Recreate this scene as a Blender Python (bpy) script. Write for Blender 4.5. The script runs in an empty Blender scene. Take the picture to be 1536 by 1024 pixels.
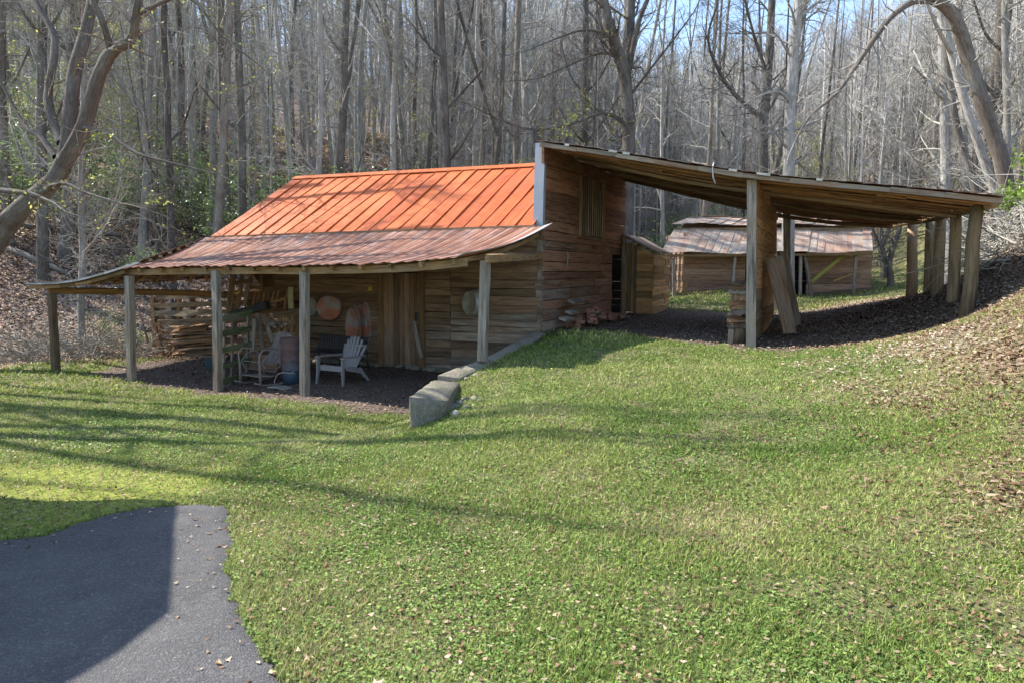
import bpy, math, random
import numpy as np
from mathutils import Vector, Matrix
R = random.Random(7)
NR = np.random.RandomState(11)
scene = bpy.context.scene
COL = scene.collection
# ---------------------------------------------------------------- camera maths
F = 1024.0; HORIZ = 405.0
PITCH = math.atan((512-HORIZ)/F)
CAMZ = 2.1
CP, SP = math.cos(PITCH), math.sin(PITCH)
def ray(px, py):
    a = (px-768)/F; b = (512-py)/F
    return Vector((a, CP+b*SP, -SP+b*CP))
CAM = Vector((0, 0, CAMZ))
def hY(px, py, Y):
    d = ray(px, py); return CAM + d*(Y/d.y)
def hZ(px, py, z):
    d = ray(px, py); return CAM + d*((z-CAMZ)/d.z)
# barn frame: C corner of barn, u along the front wall (to the left), v into the depth
v2 = Vector((457/1024, 1)).normalized()
uD = Vector((-v2.y, v2.x, 0)); vD = Vector((v2.x, v2.y, 0)); ZD = Vector((0, 0, 1))
C = hZ(811, 563, 0.0); C.z = 0
def U(t, s=0, z=0): return C + uD*t + vD*s + ZD*z
def ts(p): q = p-C; return (q.dot(uD), q.dot(vD), p.z)
def hS(px, py, s):      # hit plane parallel to the front wall
    d = ray(px, py); k = (s - (CAM-C).dot(vD))/d.dot(vD); return CAM+d*k
def hT(px, py, t):      # hit plane parallel to the side wall
    d = ray(px, py); k = (t - (CAM-C).dot(uD))/d.dot(uD); return CAM+d*k
# ---------------------------------------------------------------- terrain
FAR = [(-14,17.5,-.2),(-17,22,2.3),(-25,34,7.2),(-42,60,16),(-60,90,25),(-22,14,.6),(-35,20,7),(-30,5,1.5),(-60,30,16),
       (-6,22,-.1),(-6,27,.8),(-6,40,7),(-8,60,13),(-8,90,21),(-20,130,36),(-11,20,.1),(0,24,.5),(2,30,1.2),(0,40,3.5),
       (8,27,.92),(14,29,.9),(6,38,1.6),(5,48,3.4),(5,70,11),(12,100,22),(20,150,34),(16,40,2.0),(22,55,4.8),(40,90,20),(13,22,1.05),
       (17,20,1.9),(22,26,2.3),(21,35,2.0),(30,30,11),(40,60,15),(70,90,30),(80,150,42),(-80,150,50),(60,30,20),
       (0,0,.36),(-2,-4,.36),(-8,-10,.4),(10,-10,1.8),(5,0,1.0),(9,3,3.2),(0,2.8,.38),(2,3,.42),(-1,3.6,.36),(-3,3,.34),(-5,3,.34),(-3,5.3,.27),
       (-7,5,.22),(-12,5,.2),(3.2,4.4,.66),(4.3,5.7,.92),(6.2,6.0,1.9),(7.4,8.7,2.2),(6.2,9.2,1.45),(9.8,11.5,3.9),(14,11,6.5),(12,6,5.5)]
UP = [(0,5.5,.42),(0,7.5,.52),(-.6,9.0,.42),(.2,10.4,.72),(1,9.4,.68),(2,7.5,.62),(3,9.5,.72),(2,12,.84),(.7,13.4,.88),(4.2,12.1,.77),
      (5.3,11.5,.86),(5,14.5,.8),(4,17.5,.86),(3,20.5,.9),(6.3,16,.88),(8,19,1.0),(6.3,19,.92),(9.5,20,1.1),(7.2,10.9,1.36),(8,13,1.5),(9.2,16.3,1.42),(7.4,14.5,1.0),(10.5,16.0,1.8),(9.0,12.0,2.6),(-.6,10.4,.66)]
LO = [(-1.5,9.0,-.12),(-.9,10,-.08),(-2.2,8.0,.05),(-2,10.8,-.08),(-3.5,11.6,-.04),(-5.2,12.6,-.1),(-7.3,13.4,-.08),(-9.5,14.3,-.06),(-.3,12,0),(.5,13.5,0),
      (-3,14.7,0),(-7,16.7,0),(-3.5,8.5,.04),(-7.5,10,-.05),(-13,11,-.05),(-5,7,.16),(-11,16,-.1),(-1.2,6.6,.3),(0,16,0),(-9,17.5,-.1)]
CMQ = 1.2
def fit(pts):
    P = np.array(pts, float); n = len(P)
    D = np.sqrt(((P[:, None, :2]-P[None, :, :2])**2).sum(2)+CMQ**2)
    A = np.zeros((n+3, n+3)); A[:n, :n] = -D + np.eye(n)*-.02
    A[:n, n] = 1; A[:n, n+1] = P[:, 0]; A[:n, n+2] = P[:, 1]; A[n:, :n] = A[:n, n:].T
    w = np.linalg.solve(A, np.concatenate([P[:, 2], [0, 0, 0]]))
    return P, w
FU, FL = fit(FAR+UP), fit(FAR+LO)
def ev(f, x, y):
    P, w = f; n = len(P); o = np.full(x.shape, w[n]) + w[n+1]*x + w[n+2]*y
    for i in range(n): o = o - w[i]*np.sqrt((x-P[i, 0])**2+(y-P[i, 1])**2+CMQ**2)
    return o
B8 = U(0, 8); B30 = U(0, 34)
WALL = [(-2.6, -20), (-2.3, 5.5), (-1.35, 9.1), (-.96, 10.0), (-.64, 10.48), (-.33, 10.9), (.15, 12.15), (C.x+.02, C.y), (B8.x, B8.y), (B30.x, B30.y)]
def sdist(x, y):
    best = np.full(x.shape, 1e9); sg = np.zeros(x.shape)
    for (ax, ay), (bx, by) in zip(WALL[:-1], WALL[1:]):
        dx, dy = bx-ax, by-ay; L = dx*dx+dy*dy
        k = np.clip(((x-ax)*dx+(y-ay)*dy)/L, 0, 1)
        qx, qy = x-ax-k*dx, y-ay-k*dy; d = np.hypot(qx, qy)
        cr = np.sign(qx*dy-qy*dx); m = d < best-1e-9
        best = np.where(m, d, best); sg = np.where(m, cr, sg)
    return best*sg
def sm(a, b, x):
    k = np.clip((x-a)/(b-a), 0, 1); return k*k*(3-2*k)
def vn(x, y, sc, seed=0):   # smooth value noise
    x = np.asarray(x, float)*sc+seed*17.3; y = np.asarray(y, float)*sc+seed*7.7
    xi, yi = np.floor(x), np.floor(y); fx, fy = x-xi, y-yi
    fx = fx*fx*(3-2*fx); fy = fy*fy*(3-2*fy)
    def h(a, b): 
        q = np.sin(a*127.1+b*311.7+seed*13.7)*43758.5453; return q-np.floor(q)
    return (h(xi, yi)*(1-fx)+h(xi+1, yi)*fx)*(1-fy)+(h(xi, yi+1)*(1-fx)+h(xi+1, yi+1)*fx)*fy
def HH(x, y):
    x = np.atleast_1d(np.asarray(x, float)); y = np.atleast_1d(np.asarray(y, float))
    d = sdist(x, y)
    w = .07+np.clip(8.95-y, 0, 3)*1.1+np.clip(y-21, 0, 10)*.5
    k = sm(-1, 1, d/w)
    z = ev(FU, x, y)*k+ev(FL, x, y)*(1-k)
    far = sm(14, 40, np.hypot(x, y))
    z = z + (vn(x, y, .9, 1)-.5)*.05 + (vn(x, y, .25, 2)-.5)*(.06+.9*far) + (vn(x, y, 2.6, 3)-.5)*.025
    z = z - .10*sm(-.1, .05, d)*sm(.75, .2, d)*sm(8.6, 9.3, y)*sm(14, 13.2, y)
    return z
def h1(x, y): return float(HH(x, y)[0])
def hG(px, py, zs=.3):   # where a pixel meets the ground
    d = ray(px, py); k = 2.0
    while k < 200:
        p = CAM+d*k
        if p.z < h1(p.x, p.y): break
        k += .15+k*.01
    lo, hi = k-.2-k*.01, k
    for _ in range(12):
        m = (lo+hi)/2; p = CAM+d*m
        if p.z < h1(p.x, p.y): hi = m
        else: lo = m
    p = CAM+d*hi; p.z = h1(p.x, p.y); return p
# ---------------------------------------------------------------- object helpers
def meta(o, label=None, cat=None, group=None, kind=None):
    if label: o['label'] = label
    if cat: o['category'] = cat
    if group: o['group'] = group
    if kind: o['kind'] = kind
    return o
def empty(name, loc, label=None, cat=None, group=None, rz=0):
    o = bpy.data.objects.new(name, None); COL.objects.link(o); o.empty_display_size = .2
    o.location = loc; o.rotation_euler = (0, 0, rz)
    return meta(o, label, cat, group)
class MB:
    def __init__(s): s.v = []; s.f = []; s.st = []; s.pc = []; s.smooth = []; s.mi = []
    def add(s, vs, fs, st, pc, smooth=False):
        n = len(s.v); s.v += [tuple(a) for a in vs]; s.f += [tuple(i+n for i in f) for f in fs]
        s.st += st; s.pc += [pc]*len(vs) if isinstance(pc, tuple) else pc
        s.smooth += [smooth]*len(fs); return s
    def col(s, wx=.5, r=None): return ((r or R).random(), wx, R.random(), 1)
    def bar(s, p0, p1, w, t, nrm=ZD, wx=.5, jit=.003, seg=1, bow=0, taper=1, pc=None, tw=0):
        """plank from p0 to p1: w wide (across), t thick along nrm"""
        p0, p1 = Vector(p0), Vector(p1); L = (p1-p0).length; d = (p1-p0)/L
        n = Vector(nrm); n = (n-d*n.dot(d))
        if n.length < 1e-4: n = d.orthogonal()
        n.normalize(); c = d.cross(n); vs = []; st = []; o = (R.uniform(0, 50), R.uniform(0, 50), R.uniform(0, 50))
        for i in range(seg+1):
            k = i/seg; q = p0+d*(L*k)+n*(bow*4*k*(1-k)); sc = 1+(taper-1)*k; an = tw*(k-.5)
            c2 = c*math.cos(an)+n*math.sin(an); n2 = n*math.cos(an)-c*math.sin(an)
            for a, b in ((-.5, -.5), (.5, -.5), (.5, .5), (-.5, .5)):
                j = Vector((R.uniform(-jit, jit), R.uniform(-jit, jit), R.uniform(-jit, jit)))
                vs.append(q+c2*(a*w*sc)+n2*(b*t*sc)+j); st.append((L*k+o[0], a*w+o[1], b*t+o[2]))
        fs = [(3, 2, 1, 0), tuple(seg*4+i for i in range(4))]
        for i in range(seg):
            for a in range(4):
                b = (a+1) % 4; fs.append((i*4+a, i*4+b, i*4+4+b, i*4+4+a))
        return s.add(vs, fs, st, pc or s.col(wx))
    def box(s, c, sx, sy, sz, rz=0, wx=.5, jit=.003, pc=None):
        c = Vector(c); d = Vector((math.cos(rz), math.sin(rz), 0))
        return s.bar(c-d*sx/2, c+d*sx/2, sy, sz, ZD, wx, jit, pc=pc)
    def tube(s, pts, rad, n=8, wx=.5, cap=True, pc=None, smooth=True, squash=1, rough=0):
        pts = [Vector(p) for p in pts]; m = len(pts)
        if not isinstance(rad, (list, tuple)): rad = [rad]*m
        vs = []; st = []; o = (R.uniform(0, 50), R.uniform(0, 50)); L = 0
        d = (pts[1]-pts[0]).normalized(); a = d.orthogonal().normalized()
        for i in range(m):
            if i: L += (pts[i]-pts[i-1]).length
            d = (pts[min(i+1, m-1)]-pts[max(i-1, 0)])
            d = d.normalized() if d.length > 1e-6 else Vector((0, 0, 1))
            a = a-d*a.dot(d); a = a.normalized() if a.length > 1e-4 else d.orthogonal().normalized()
            b = d.cross(a)
            for j in range(n):
                th = 2*math.pi*j/n; r = rad[i]*(1+(R.uniform(-rough, rough) if rough else 0)); 
                x, y = math.cos(th)*r, math.sin(th)*r*squash
                vs.append(pts[i]+a*x+b*y); st.append((L+o[0], x+o[1], y+o[1]))
        fs = []
        for i in range(m-1):
            for j in range(n):
                k = (j+1) % n; fs.append((i*n+j, i*n+k, i*n+n+k, i*n+n+j))
        if cap: fs += [tuple(range(n-1, -1, -1)), tuple((m-1)*n+j for j in range(n))]
        return s.add(vs, fs, st, pc or s.col(wx), smooth)
    def lathe(s, prof, n=24, M=Matrix(), wx=.5, sx=1, sy=1, pc=None):
        vs = []; st = []
        for (r, z) in prof:
            for j in range(n):
                th = 2*math.pi*j/n; p = Vector((r*math.cos(th)*sx, r*math.sin(th)*sy, z)); vs.append(M @ p); st.append(tuple(p))
        fs = []
        for i in range(len(prof)-1):
            for j in range(n):
                k = (j+1) % n; fs.append((i*n+j, i*n+k, i*n+n+k, i*n+n+j))
        return s.add(vs, fs, st, pc or s.col(wx), True)
    def grid(s, fn, na, nb, th=0, nrm=ZD, pcf=None, stf=None, smooth=False):
        """surface fn(i,j)->point on (na+1)x(nb+1), given thickness th"""
        vs = []; st = []; pc = []
        for lay in ((0, 1) if th else (0,)):
            for i in range(na+1):
                for j in range(nb+1):
                    p = Vector(fn(i, j))-Vector(nrm)*(th*lay); vs.append(p); st.append(stf(i, j) if stf else tuple(p)); pc.append(pcf(i, j) if pcf else (.5, .5, .5, 1))
        q = (na+1)*(nb+1); W = nb+1; fs = []
        for i in range(na):
            for j in range(nb):
                f = (i*W+j, (i+1)*W+j, (i+1)*W+j+1, i*W+j+1); fs.append(f)
                if th: fs.append(tuple(a+q for a in reversed(f)))
        if th:
            for i in range(na):
                for j in (0, nb): a, b = i*W+j, (i+1)*W+j; fs.append((a, b, b+q, a+q) if j else (b, a, a+q, b+q))
            for j in range(nb):
                for i in (0, na): a, b = i*W+j, i*W+j+1; fs.append((b, a, a+q, b+q) if i else (a, b, b+q, a+q))
        return s.add(vs, fs, st, pc, smooth)
    def rock(s, c, r, sc=(1, 1, 1), n=2, amp=.18, rz=0, pc=None, seed=None):
        rr = random.Random(seed if seed is not None else R.random())
        import bmesh
        bm = bmesh.new(); bmesh.ops.create_icosphere(bm, subdivisions=n, radius=1)
        fr = [(Vector((rr.gauss(0, 1), rr.gauss(0, 1), rr.gauss(0, 1))).normalized(), rr.uniform(.55, .9)) for _ in range(9)]
        c = Vector(c); vs = []
        for v in bm.verts:
            p = v.co.copy()
            for nn, dd in fr:
                e = p.dot(nn)-dd
                if e > 0: p -= nn*e*.85
            p *= 1+rr.uniform(-amp, amp)*.25
            p = Vector((p.x*sc[0]*r, p.y*sc[1]*r, p.z*sc[2]*r)); p = Matrix.Rotation(rz, 3, 'Z') @ p; vs.append(c+p)
        fs = [tuple(v.index for v in f.verts) for f in bm.faces]; bm.free()
        return s.add(vs, fs, [tuple(v) for v in vs], pc or (rr.random(), .5, rr.random(), 1), True)
    def build(s, name, mat, parent=None, world=True):
        me = bpy.data.meshes.new(name); me.from_pydata(s.v, [], s.f)
        a = me.attributes.new('st', 'FLOAT_VECTOR', 'POINT'); a.data.foreach_set('vector', np.array(s.st, np.float32).ravel())
        a = me.attributes.new('pc', 'FLOAT_COLOR', 'POINT'); a.data.foreach_set('color', np.array(s.pc, np.float32).ravel())
        me.polygons.foreach_set('use_smooth', s.smooth); me.materials.append(mat); me.update()
        o = bpy.data.objects.new(name, me); COL.objects.link(o)
        if parent is not None:
            o.parent = parent
            if world:
                m = Matrix.LocRotScale(parent.location, parent.rotation_euler, None)
                pr = parent.parent
                while pr is not None: m = Matrix.LocRotScale(pr.location, pr.rotation_euler, None) @ m; pr = pr.parent
                me.transform(m.inverted())
        return o
def solo(mb, name, mat, origin=None, **k):
    """a thing that is one mesh, its origin put at its base"""
    o = mb.build(name, mat); me = o.data
    if origin is None:
        vs = np.array(mb.v); origin = Vector(((vs[:, 0].min()+vs[:, 0].max())/2, (vs[:, 1].min()+vs[:, 1].max())/2, vs[:, 2].min()))
    me.transform(Matrix.Translation(-Vector(origin))); o.location = origin
    return meta(o, **k)
def copy_tree(o, parent=None):
    c = o.copy(); COL.objects.link(c)
    if parent is not None: c.parent = parent
    for ch in list(o.children): copy_tree(ch, c)
    return c
def bulk(name, V, k, pc, mat, st=None, smooth=False):
    """V (n,k,3) faces of k corners, pc (n,4)"""
    n = len(V); me = bpy.data.meshes.new(name); me.vertices.add(n*k); me.vertices.foreach_set('co', V.astype(np.float32).ravel())
    me.loops.add(n*k); me.loops.foreach_set('vertex_index', np.arange(n*k, dtype=np.int32))
    me.polygons.add(n); me.polygons.foreach_set('loop_start', np.arange(0, n*k, k, dtype=np.int32))
    try: me.polygons.foreach_set('loop_total', np.full(n, k, np.int32))
    except Exception: pass
    me.update(calc_edges=True)
    a = me.attributes.new('pc', 'FLOAT_COLOR', 'POINT'); a.data.foreach_set('color', np.repeat(pc, k, 0).astype(np.float32).ravel())
    if st is not None:
        a = me.attributes.new('st', 'FLOAT_VECTOR', 'POINT'); a.data.foreach_set('vector', st.astype(np.float32).ravel())
    me.materials.append(mat)
    o = bpy.data.objects.new(name, me); COL.objects.link(o); return o
# ---------------------------------------------------------------- materials
def new_mat(name):
    m = bpy.data.materials.new(name); m.use_nodes = True; nt = m.node_tree; nt.nodes.clear()
    out = nt.nodes.new('ShaderNodeOutputMaterial'); b = nt.nodes.new('ShaderNodeBsdfPrincipled'); nt.links.new(b.outputs[0], out.inputs[0])
    return m, nt, b
class N:
    def __init__(s, nt): s.nt = nt
    def attr(s, name): n = s.nt.nodes.new('ShaderNodeAttribute'); n.attribute_name = name; return n
    def link(s, a, b): s.nt.links.new(a, b)
    def mapping(s, vec, sc, loc=(0, 0, 0)):
        n = s.nt.nodes.new('ShaderNodeMapping'); s.link(vec, n.inputs[0]); n.inputs['Scale'].default_value = sc; n.inputs['Location'].default_value = loc; return n.outputs[0]
    def noise(s, vec, sc, det=4, rough=.55, dist=0):
        n = s.nt.nodes.new('ShaderNodeTexNoise'); s.link(vec, n.inputs['Vector']); n.inputs['Scale'].default_value = sc; n.inputs['Detail'].default_value = det
        n.inputs['Roughness'].default_value = rough; n.inputs['Distortion'].default_value = dist; return n.outputs['Fac']
    def vor(s, vec, sc, feat='F1'):
        n = s.nt.nodes.new('ShaderNodeTexVoronoi'); s.link(vec, n.inputs['Vector']); n.inputs['Scale'].default_value = sc; n.feature = feat; return n
    def ramp(s, fac, stops):
        n = s.nt.nodes.new('ShaderNodeValToRGB'); s.link(fac, n.inputs[0]); e = n.color_ramp.elements
        while len(e) < len(stops): e.new(.5)
        for el, (p, c) in zip(e, stops): el.position = p; el.color = (*c, 1) if not isinstance(c, (int, float)) else (c, c, c, 1)
        return n.outputs[0]
    def mix(s, fac, a, b, mode='MIX'):
        n = s.nt.nodes.new('ShaderNodeMix'); n.data_type = 'RGBA'; n.blend_type = mode
        for k, vv in ((0, fac), (6, a), (7, b)):
            if isinstance(vv, (int, float)): n.inputs[k].default_value = vv if k == 0 else (vv, vv, vv, 1)
            elif isinstance(vv, tuple): n.inputs[k].default_value = (*vv, 1)
            else: s.link(vv, n.inputs[k])
        return n.outputs[2]
    def math(s, op, a, b=0, c=None):
        n = s.nt.nodes.new('ShaderNodeMath'); n.operation = op
        for i, vv in enumerate((a, b)):
            if isinstance(vv, (int, float)): n.inputs[i].default_value = vv
            else: s.link(vv, n.inputs[i])
        return n.outputs[0]
    def sep(s, c): n = s.nt.nodes.new('ShaderNodeSeparateColor'); s.link(c, n.inputs[0]); return n.outputs
    def geo(s): return s.nt.nodes.new('ShaderNodeNewGeometry').outputs['Position']
    def bump(s, h, st, dist, bsdf):
        n = s.nt.nodes.new('ShaderNodeBump'); s.link(h, n.inputs['Height']); n.inputs['Strength'].default_value = st; n.inputs['Distance'].default_value = dist
        s.link(n.outputs[0], bsdf.inputs['Normal'])
def wood(name, brown, gray, dark=.35, bright=1.0, moss=0):
    """weathered boards: grain runs along the local length, pc.g = how grey it has weathered, pc.r = board to board change"""
    m, nt, b = new_mat(name); n = N(nt); st = n.attr('st').outputs['Vector']; pc = n.sep(n.attr('pc').outputs['Color'])
    g1 = n.noise(n.mapping(st, (1.3, 16, 16)), 1, 5, .6, .3); g2 = n.noise(n.mapping(st, (4, 110, 110)), 1, 3, .6); g3 = n.noise(n.mapping(st, (.7, 2.2, 2.2)), 1, 3, .6)
    wx = n.math('ADD', pc[1], n.math('MULTIPLY', n.math('SUBTRACT', g3, .5), 1.5)); wx = n.ramp(wx, [(.3, 0.), (.7, 1.)])
    base = n.mix(wx, brown, gray)
    base = n.mix(n.ramp(g1, [(.3, 1.), (.52, 0.)]), base, n.mix(1, base, dark, 'MULTIPLY'))
    base = n.mix(1, base, n.ramp(g2, [(.3, .55), (.7, 1.2)]), 'MULTIPLY')
    base = n.mix(1, base, n.ramp(pc[0], [(0, .6*bright), (1, 1.25*bright)]), 'MULTIPLY')
    if moss: base = n.mix(n.math('MULTIPLY', n.ramp(n.noise(st, 2.5, 4), [(.4, 0.), (.6, 1.)]), moss), base, (.13, .17, .05))
    nt.links.new(base, b.inputs['Base Color']); b.inputs['Roughness'].default_value = .9; b.inputs['Specular IOR Level'].default_value = .15
    n.bump(n.math('ADD', n.math('MULTIPLY', g1, 1.0), n.math('MULTIPLY', g2, .5)), .8, .006, b); return m
def metal_roof(name, cols, streak, rust, rough=.55, vary=.25, metallic=0.):
    m, nt, b = new_mat(name); n = N(nt); st = n.attr('st').outputs['Vector']; pc = n.sep(n.attr('pc').outputs['Color'])
    a = n.noise(n.mapping(st, (6, .5, 1)), 1, 5, .65); c = n.noise(n.mapping(st, (1.2, .8, 1)), 1, 5, .6); f = n.noise(n.mapping(st, (40, 9, 1)), 1, 4, .7)
    base = n.mix(n.ramp(pc[0], [(.2, 0.), (.8, 1.)]), cols[0], cols[1])
    base = n.mix(n.math('MULTIPLY', n.ramp(a, [(.45, 0.), (.66, 1.)]), streak[1]), base, streak[0])
    base = n.mix(n.math('MULTIPLY', n.ramp(c, [(.5, 0.), (.62, 1.)]), rust[1]), base, rust[0])
    base = n.mix(1, base, n.ramp(f, [(.3, 1-vary), (.7, 1+vary*.5)]), 'MULTIPLY')
    nt.links.new(base, b.inputs['Base Color']); b.inputs['Roughness'].default_value = rough; b.inputs['Metallic'].default_value = metallic; b.inputs['Specular IOR Level'].default_value = .2
    n.bump(n.math('ADD', c, n.math('MULTIPLY', f, .2)), .35, .01, b); return m
def plain(name, col, rough=.6, metallic=0., var=.3, sc=12, col2=None, th=.55, bump=.3, spec=.3):
    m, nt, b = new_mat(name); n = N(nt); st = n.attr('st').outputs['Vector']; pc = n.sep(n.attr('pc').outputs['Color'])
    a = n.noise(st, sc, 5, .65); c = n.noise(st, sc*.3, 4, .6)
    base = n.mix(n.ramp(c, [(th-.08, 0.), (th+.08, 1.)]), col, col2 or col)
    base = n.mix(1, base, n.ramp(a, [(.25, 1-var), (.75, 1+var*.6)]), 'MULTIPLY')
    base = n.mix(1, base, n.ramp(pc[0], [(0, 1-var*.6), (1, 1+var*.4)]), 'MULTIPLY')
    nt.links.new(base, b.inputs['Base Color']); b.inputs['Roughness'].default_value = rough; b.inputs['Metallic'].default_value = metallic; b.inputs['Specular IOR Level'].default_value = spec
    n.bump(a, bump, .01, b); return m
def stone(name, c1, c2, moss=.3, sc=3):
    m, nt, b = new_mat(name); n = N(nt); p = n.geo(); pc = n.sep(n.attr('pc').outputs['Color'])
    a = n.noise(p, sc, 8, .65); f = n.noise(p, sc*9, 6, .7); v = n.vor(p, sc*6).outputs['Distance']
    base = n.mix(n.ramp(a, [(.35, 0.), (.65, 1.)]), c1, c2)
    base = n.mix(n.math('MULTIPLY', n.ramp(n.noise(p, sc*1.7, 5), [(.5, 0.), (.6, 1.)]), moss), base, (.12, .15, .06))
    base = n.mix(1, base, n.ramp(f, [(.3, .6), (.7, 1.25)]), 'MULTIPLY'); base = n.mix(1, base, n.ramp(pc[0], [(0, .7), (1, 1.2)]), 'MULTIPLY')
    nt.links.new(base, b.inputs['Base Color']); b.inputs['Roughness'].default_value = .9; b.inputs['Specular IOR Level'].default_value = .2
    n.bump(n.math('ADD', n.math('MULTIPLY', a, 2), f), .9, .02, b); return m
def leafy(name, stops, trans=.35, rough=.6, lo=.65, hi=1.3):
    m, nt, b = new_mat(name); n = N(nt); pc = n.sep(n.attr('pc').outputs['Color'])
    c = n.ramp(pc[0], stops); c = n.mix(1, c, n.ramp(pc[1], [(0, lo), (1, hi)]), 'MULTIPLY')
    nt.links.new(c, b.inputs['Base Color']); b.inputs['Roughness'].default_value = rough; b.inputs['Specular IOR Level'].default_value = .25
    t = nt.nodes.new('ShaderNodeBsdfTranslucent'); nt.links.new(c, t.inputs[0]); mx = nt.nodes.new('ShaderNodeMixShader'); mx.inputs[0].default_value = trans
    nt.links.new(b.outputs[0], mx.inputs[1]); nt.links.new(t.outputs[0], mx.inputs[2])
    out = [x for x in nt.nodes if x.type == 'OUTPUT_MATERIAL'][0]; nt.links.new(mx.outputs[0], out.inputs[0]); return m
def bark(name, c1, c2, sc=1):
    m, nt, b = new_mat(name); n = N(nt); st = n.attr('st').outputs['Vector']; pc = n.sep(n.attr('pc').outputs['Color'])
    a = n.noise(n.mapping(st, (6*sc, 46*sc, 46*sc)), 1, 5, .65, .5); l = n.noise(n.mapping(st, (1.2, 3, 3)), 1, 4, .6)
    base = n.mix(n.ramp(l, [(.4, 0.), (.62, 1.)]), c1, c2); base = n.mix(1, base, n.ramp(a, [(.35, .55), (.65, 1.15)]), 'MULTIPLY')
    oi = nt.nodes.new('ShaderNodeObjectInfo').outputs['Random']
    base = n.mix(1, base, n.ramp(oi, [(0, .7), (1, 1.3)]), 'MULTIPLY')
    nt.links.new(base, b.inputs['Base Color']); b.inputs['Roughness'].default_value = .92; b.inputs['Specular IOR Level'].default_value = .15
    n.bump(a, .9, .03, b); return m
W_barn = wood('barn_boards', (.31, .20, .125), (.37, .315, .25), .40)
W_shed = wood('shed_boards', (.46, .29, .195), (.43, .35, .27), .45)
W_shade = wood('shade_black_boards', (.05, .038, .03), (.06, .05, .04), .5)  # interior shade put into the board colour, near black
W_side = wood('side_boards', (.36, .195, .12), (.38, .31, .245), .42)
W_old = wood('old_grey_wood', (.29, .205, .13), (.36, .31, .25), .36)
W_beam = wood('beam_wood', (.36, .225, .11), (.30, .24, .17), .45)
W_under = wood('deck_wood', (.46, .26, .13), (.34, .225, .15), .34)
W_part = wood('partition_wood', (.58, .35, .16), (.46, .37, .25), .5)
W_green = wood('algae_wood', (.17, .22, .08), (.26, .27, .18), .5)
W_lum = wood('lumber', (.38, .225, .12), (.29, .235, .18), .38)
W_red = wood('red_plank', (.30, .10, .05), (.20, .13, .10), .5)
W_log = wood('round_post', (.36, .25, .155), (.30, .25, .185), .42, 1, .15)
M_main = metal_roof('orange_tin', ((.56, .135, .034), (.46, .10, .025)), ((.60, .25, .11), .3), ((.36, .085, .035), .35), .5, .2)
M_porch = metal_roof('rust_tin', ((.36, .165, .10), (.24, .10, .055)), ((.48, .38, .32), .6), ((.17, .075, .045), .6), .5, .25)
M_tin = metal_roof('grey_tin', ((.30, .24, .21), (.24, .12, .08)), ((.42, .40, .40), .6), ((.22, .09, .05), .6), .55, .25)
M_shed = metal_roof('shed_tin', ((.54, .41, .30), (.46, .28, .19)), ((.58, .54, .47), .85), ((.30, .12, .06), .5), .6, .3)
M_flash = plain('blue_grey_trim', (.32, .35, .385), .5, .1, .12, 6)
M_white = plain('white_tin_edge', (.44, .44, .43), .45, .3, .15, 6)
M_galv = plain('galvanised', (.40, .39, .34), .5, .35, .3, 14, (.28, .27, .22))
M_rustpan = plain('rusty_pan', (.33, .34, .33), .6, .25, .35, 9, (.42, .16, .09), .47)
M_rust = plain('rusty_drum', (.20, .12, .11), .75, .1, .4, 9, (.16, .15, .17), .5)
M_iron = plain('dark_iron', (.05, .05, .055), .6, .3, .3)
M_plast = plain('grey_plastic', (.27, .255, .25), .5, 0, .1, 5)
M_blue = plain('blue_bin', (.06, .10, .14), .5, 0, .25, 8)
M_teal = plain('teal_crate', (.07, .12, .13), .6, 0, .25, 8)
M_yel = plain('yellow_disc', (.55, .38, .08), .5, 0, .1)
M_twig = plain('bentwood', (.30, .25, .22), .85, 0, .3, 20)
M_bone = plain('pale_chip', (.72, .48, .22), .7, 0, .2)
M_brick = stone('brick', (.46, .19, .12), (.36, .22, .16), .05, 5)
S_rock = stone('grey_rock', (.34, .30, .225), (.23, .205, .155), .35, 2.5)
S_kerb = stone('old_concrete', (.37, .32, .24), (.27, .235, .18), .35, 3)
B_dark = bark('bark_dark', (.12, .105, .09), (.21, .19, .165))
B_grey = bark('bark_grey', (.30, .28, .245), (.42, .395, .355))
B_pale = bark('bark_pale', (.38, .36, .325), (.28, .26, .235), .6)
B_brown = bark('bark_brown', (.19, .155, .125), (.29, .255, .215))
B_twig = bark('twig_grey', (.40, .37, .31), (.52, .485, .42))
# ---------------------------------------------------------------- ground maps (what grows where)
RAMP = None
DRV = [hZ(px, py, .34) for px, py in ((-260, 880), (-60, 815), (60, 795), (140, 768), (185, 757), (232, 750), (300, 749), (338, 751), (352, 800), (346, 860), (360, 920), (386, 965), (428, 1024), (470, 1100), (540, 1250))]
DRV = [(p.x, p.y) for p in DRV] + [(-.9, .8), (-.8, -6), (-9, -6), (-9, 3.0)]
def inpoly(x, y, P):
    ins = np.zeros(x.shape, bool); j = len(P)-1
    for i in range(len(P)):
        xi, yi = P[i]; xj, yj = P[j]
        c = ((yi > y) != (yj > y)) & (x < (xj-xi)*(y-yi)/(yj-yi+1e-12)+xi); ins ^= c; j = i
    return ins
def pdist(x, y, P):
    best = np.full(x.shape, 1e9)
    for i in range(len(P)):
        (ax, ay), (bx, by) = P[i-1], P[i]; dx, dy = bx-ax, by-ay; k = np.clip(((x-ax)*dx+(y-ay)*dy)/(dx*dx+dy*dy+1e-9), 0, 1)
        best = np.minimum(best, np.hypot(x-ax-k*dx, y-ay-k*dy))
    return np.where(inpoly(x, y, P), -best, best)
def xy(p): return (p.x, p.y)
DIRT1 = [xy(U(.3, -3.55)), xy(U(1.2, -4.0)), xy(U(3.0, -3.9)), xy(U(5.0, -3.7)), xy(U(8.8, -3.4)), xy(U(9.4, -1)), xy(U(9.6, 3)), xy(U(0, 3))]
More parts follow.
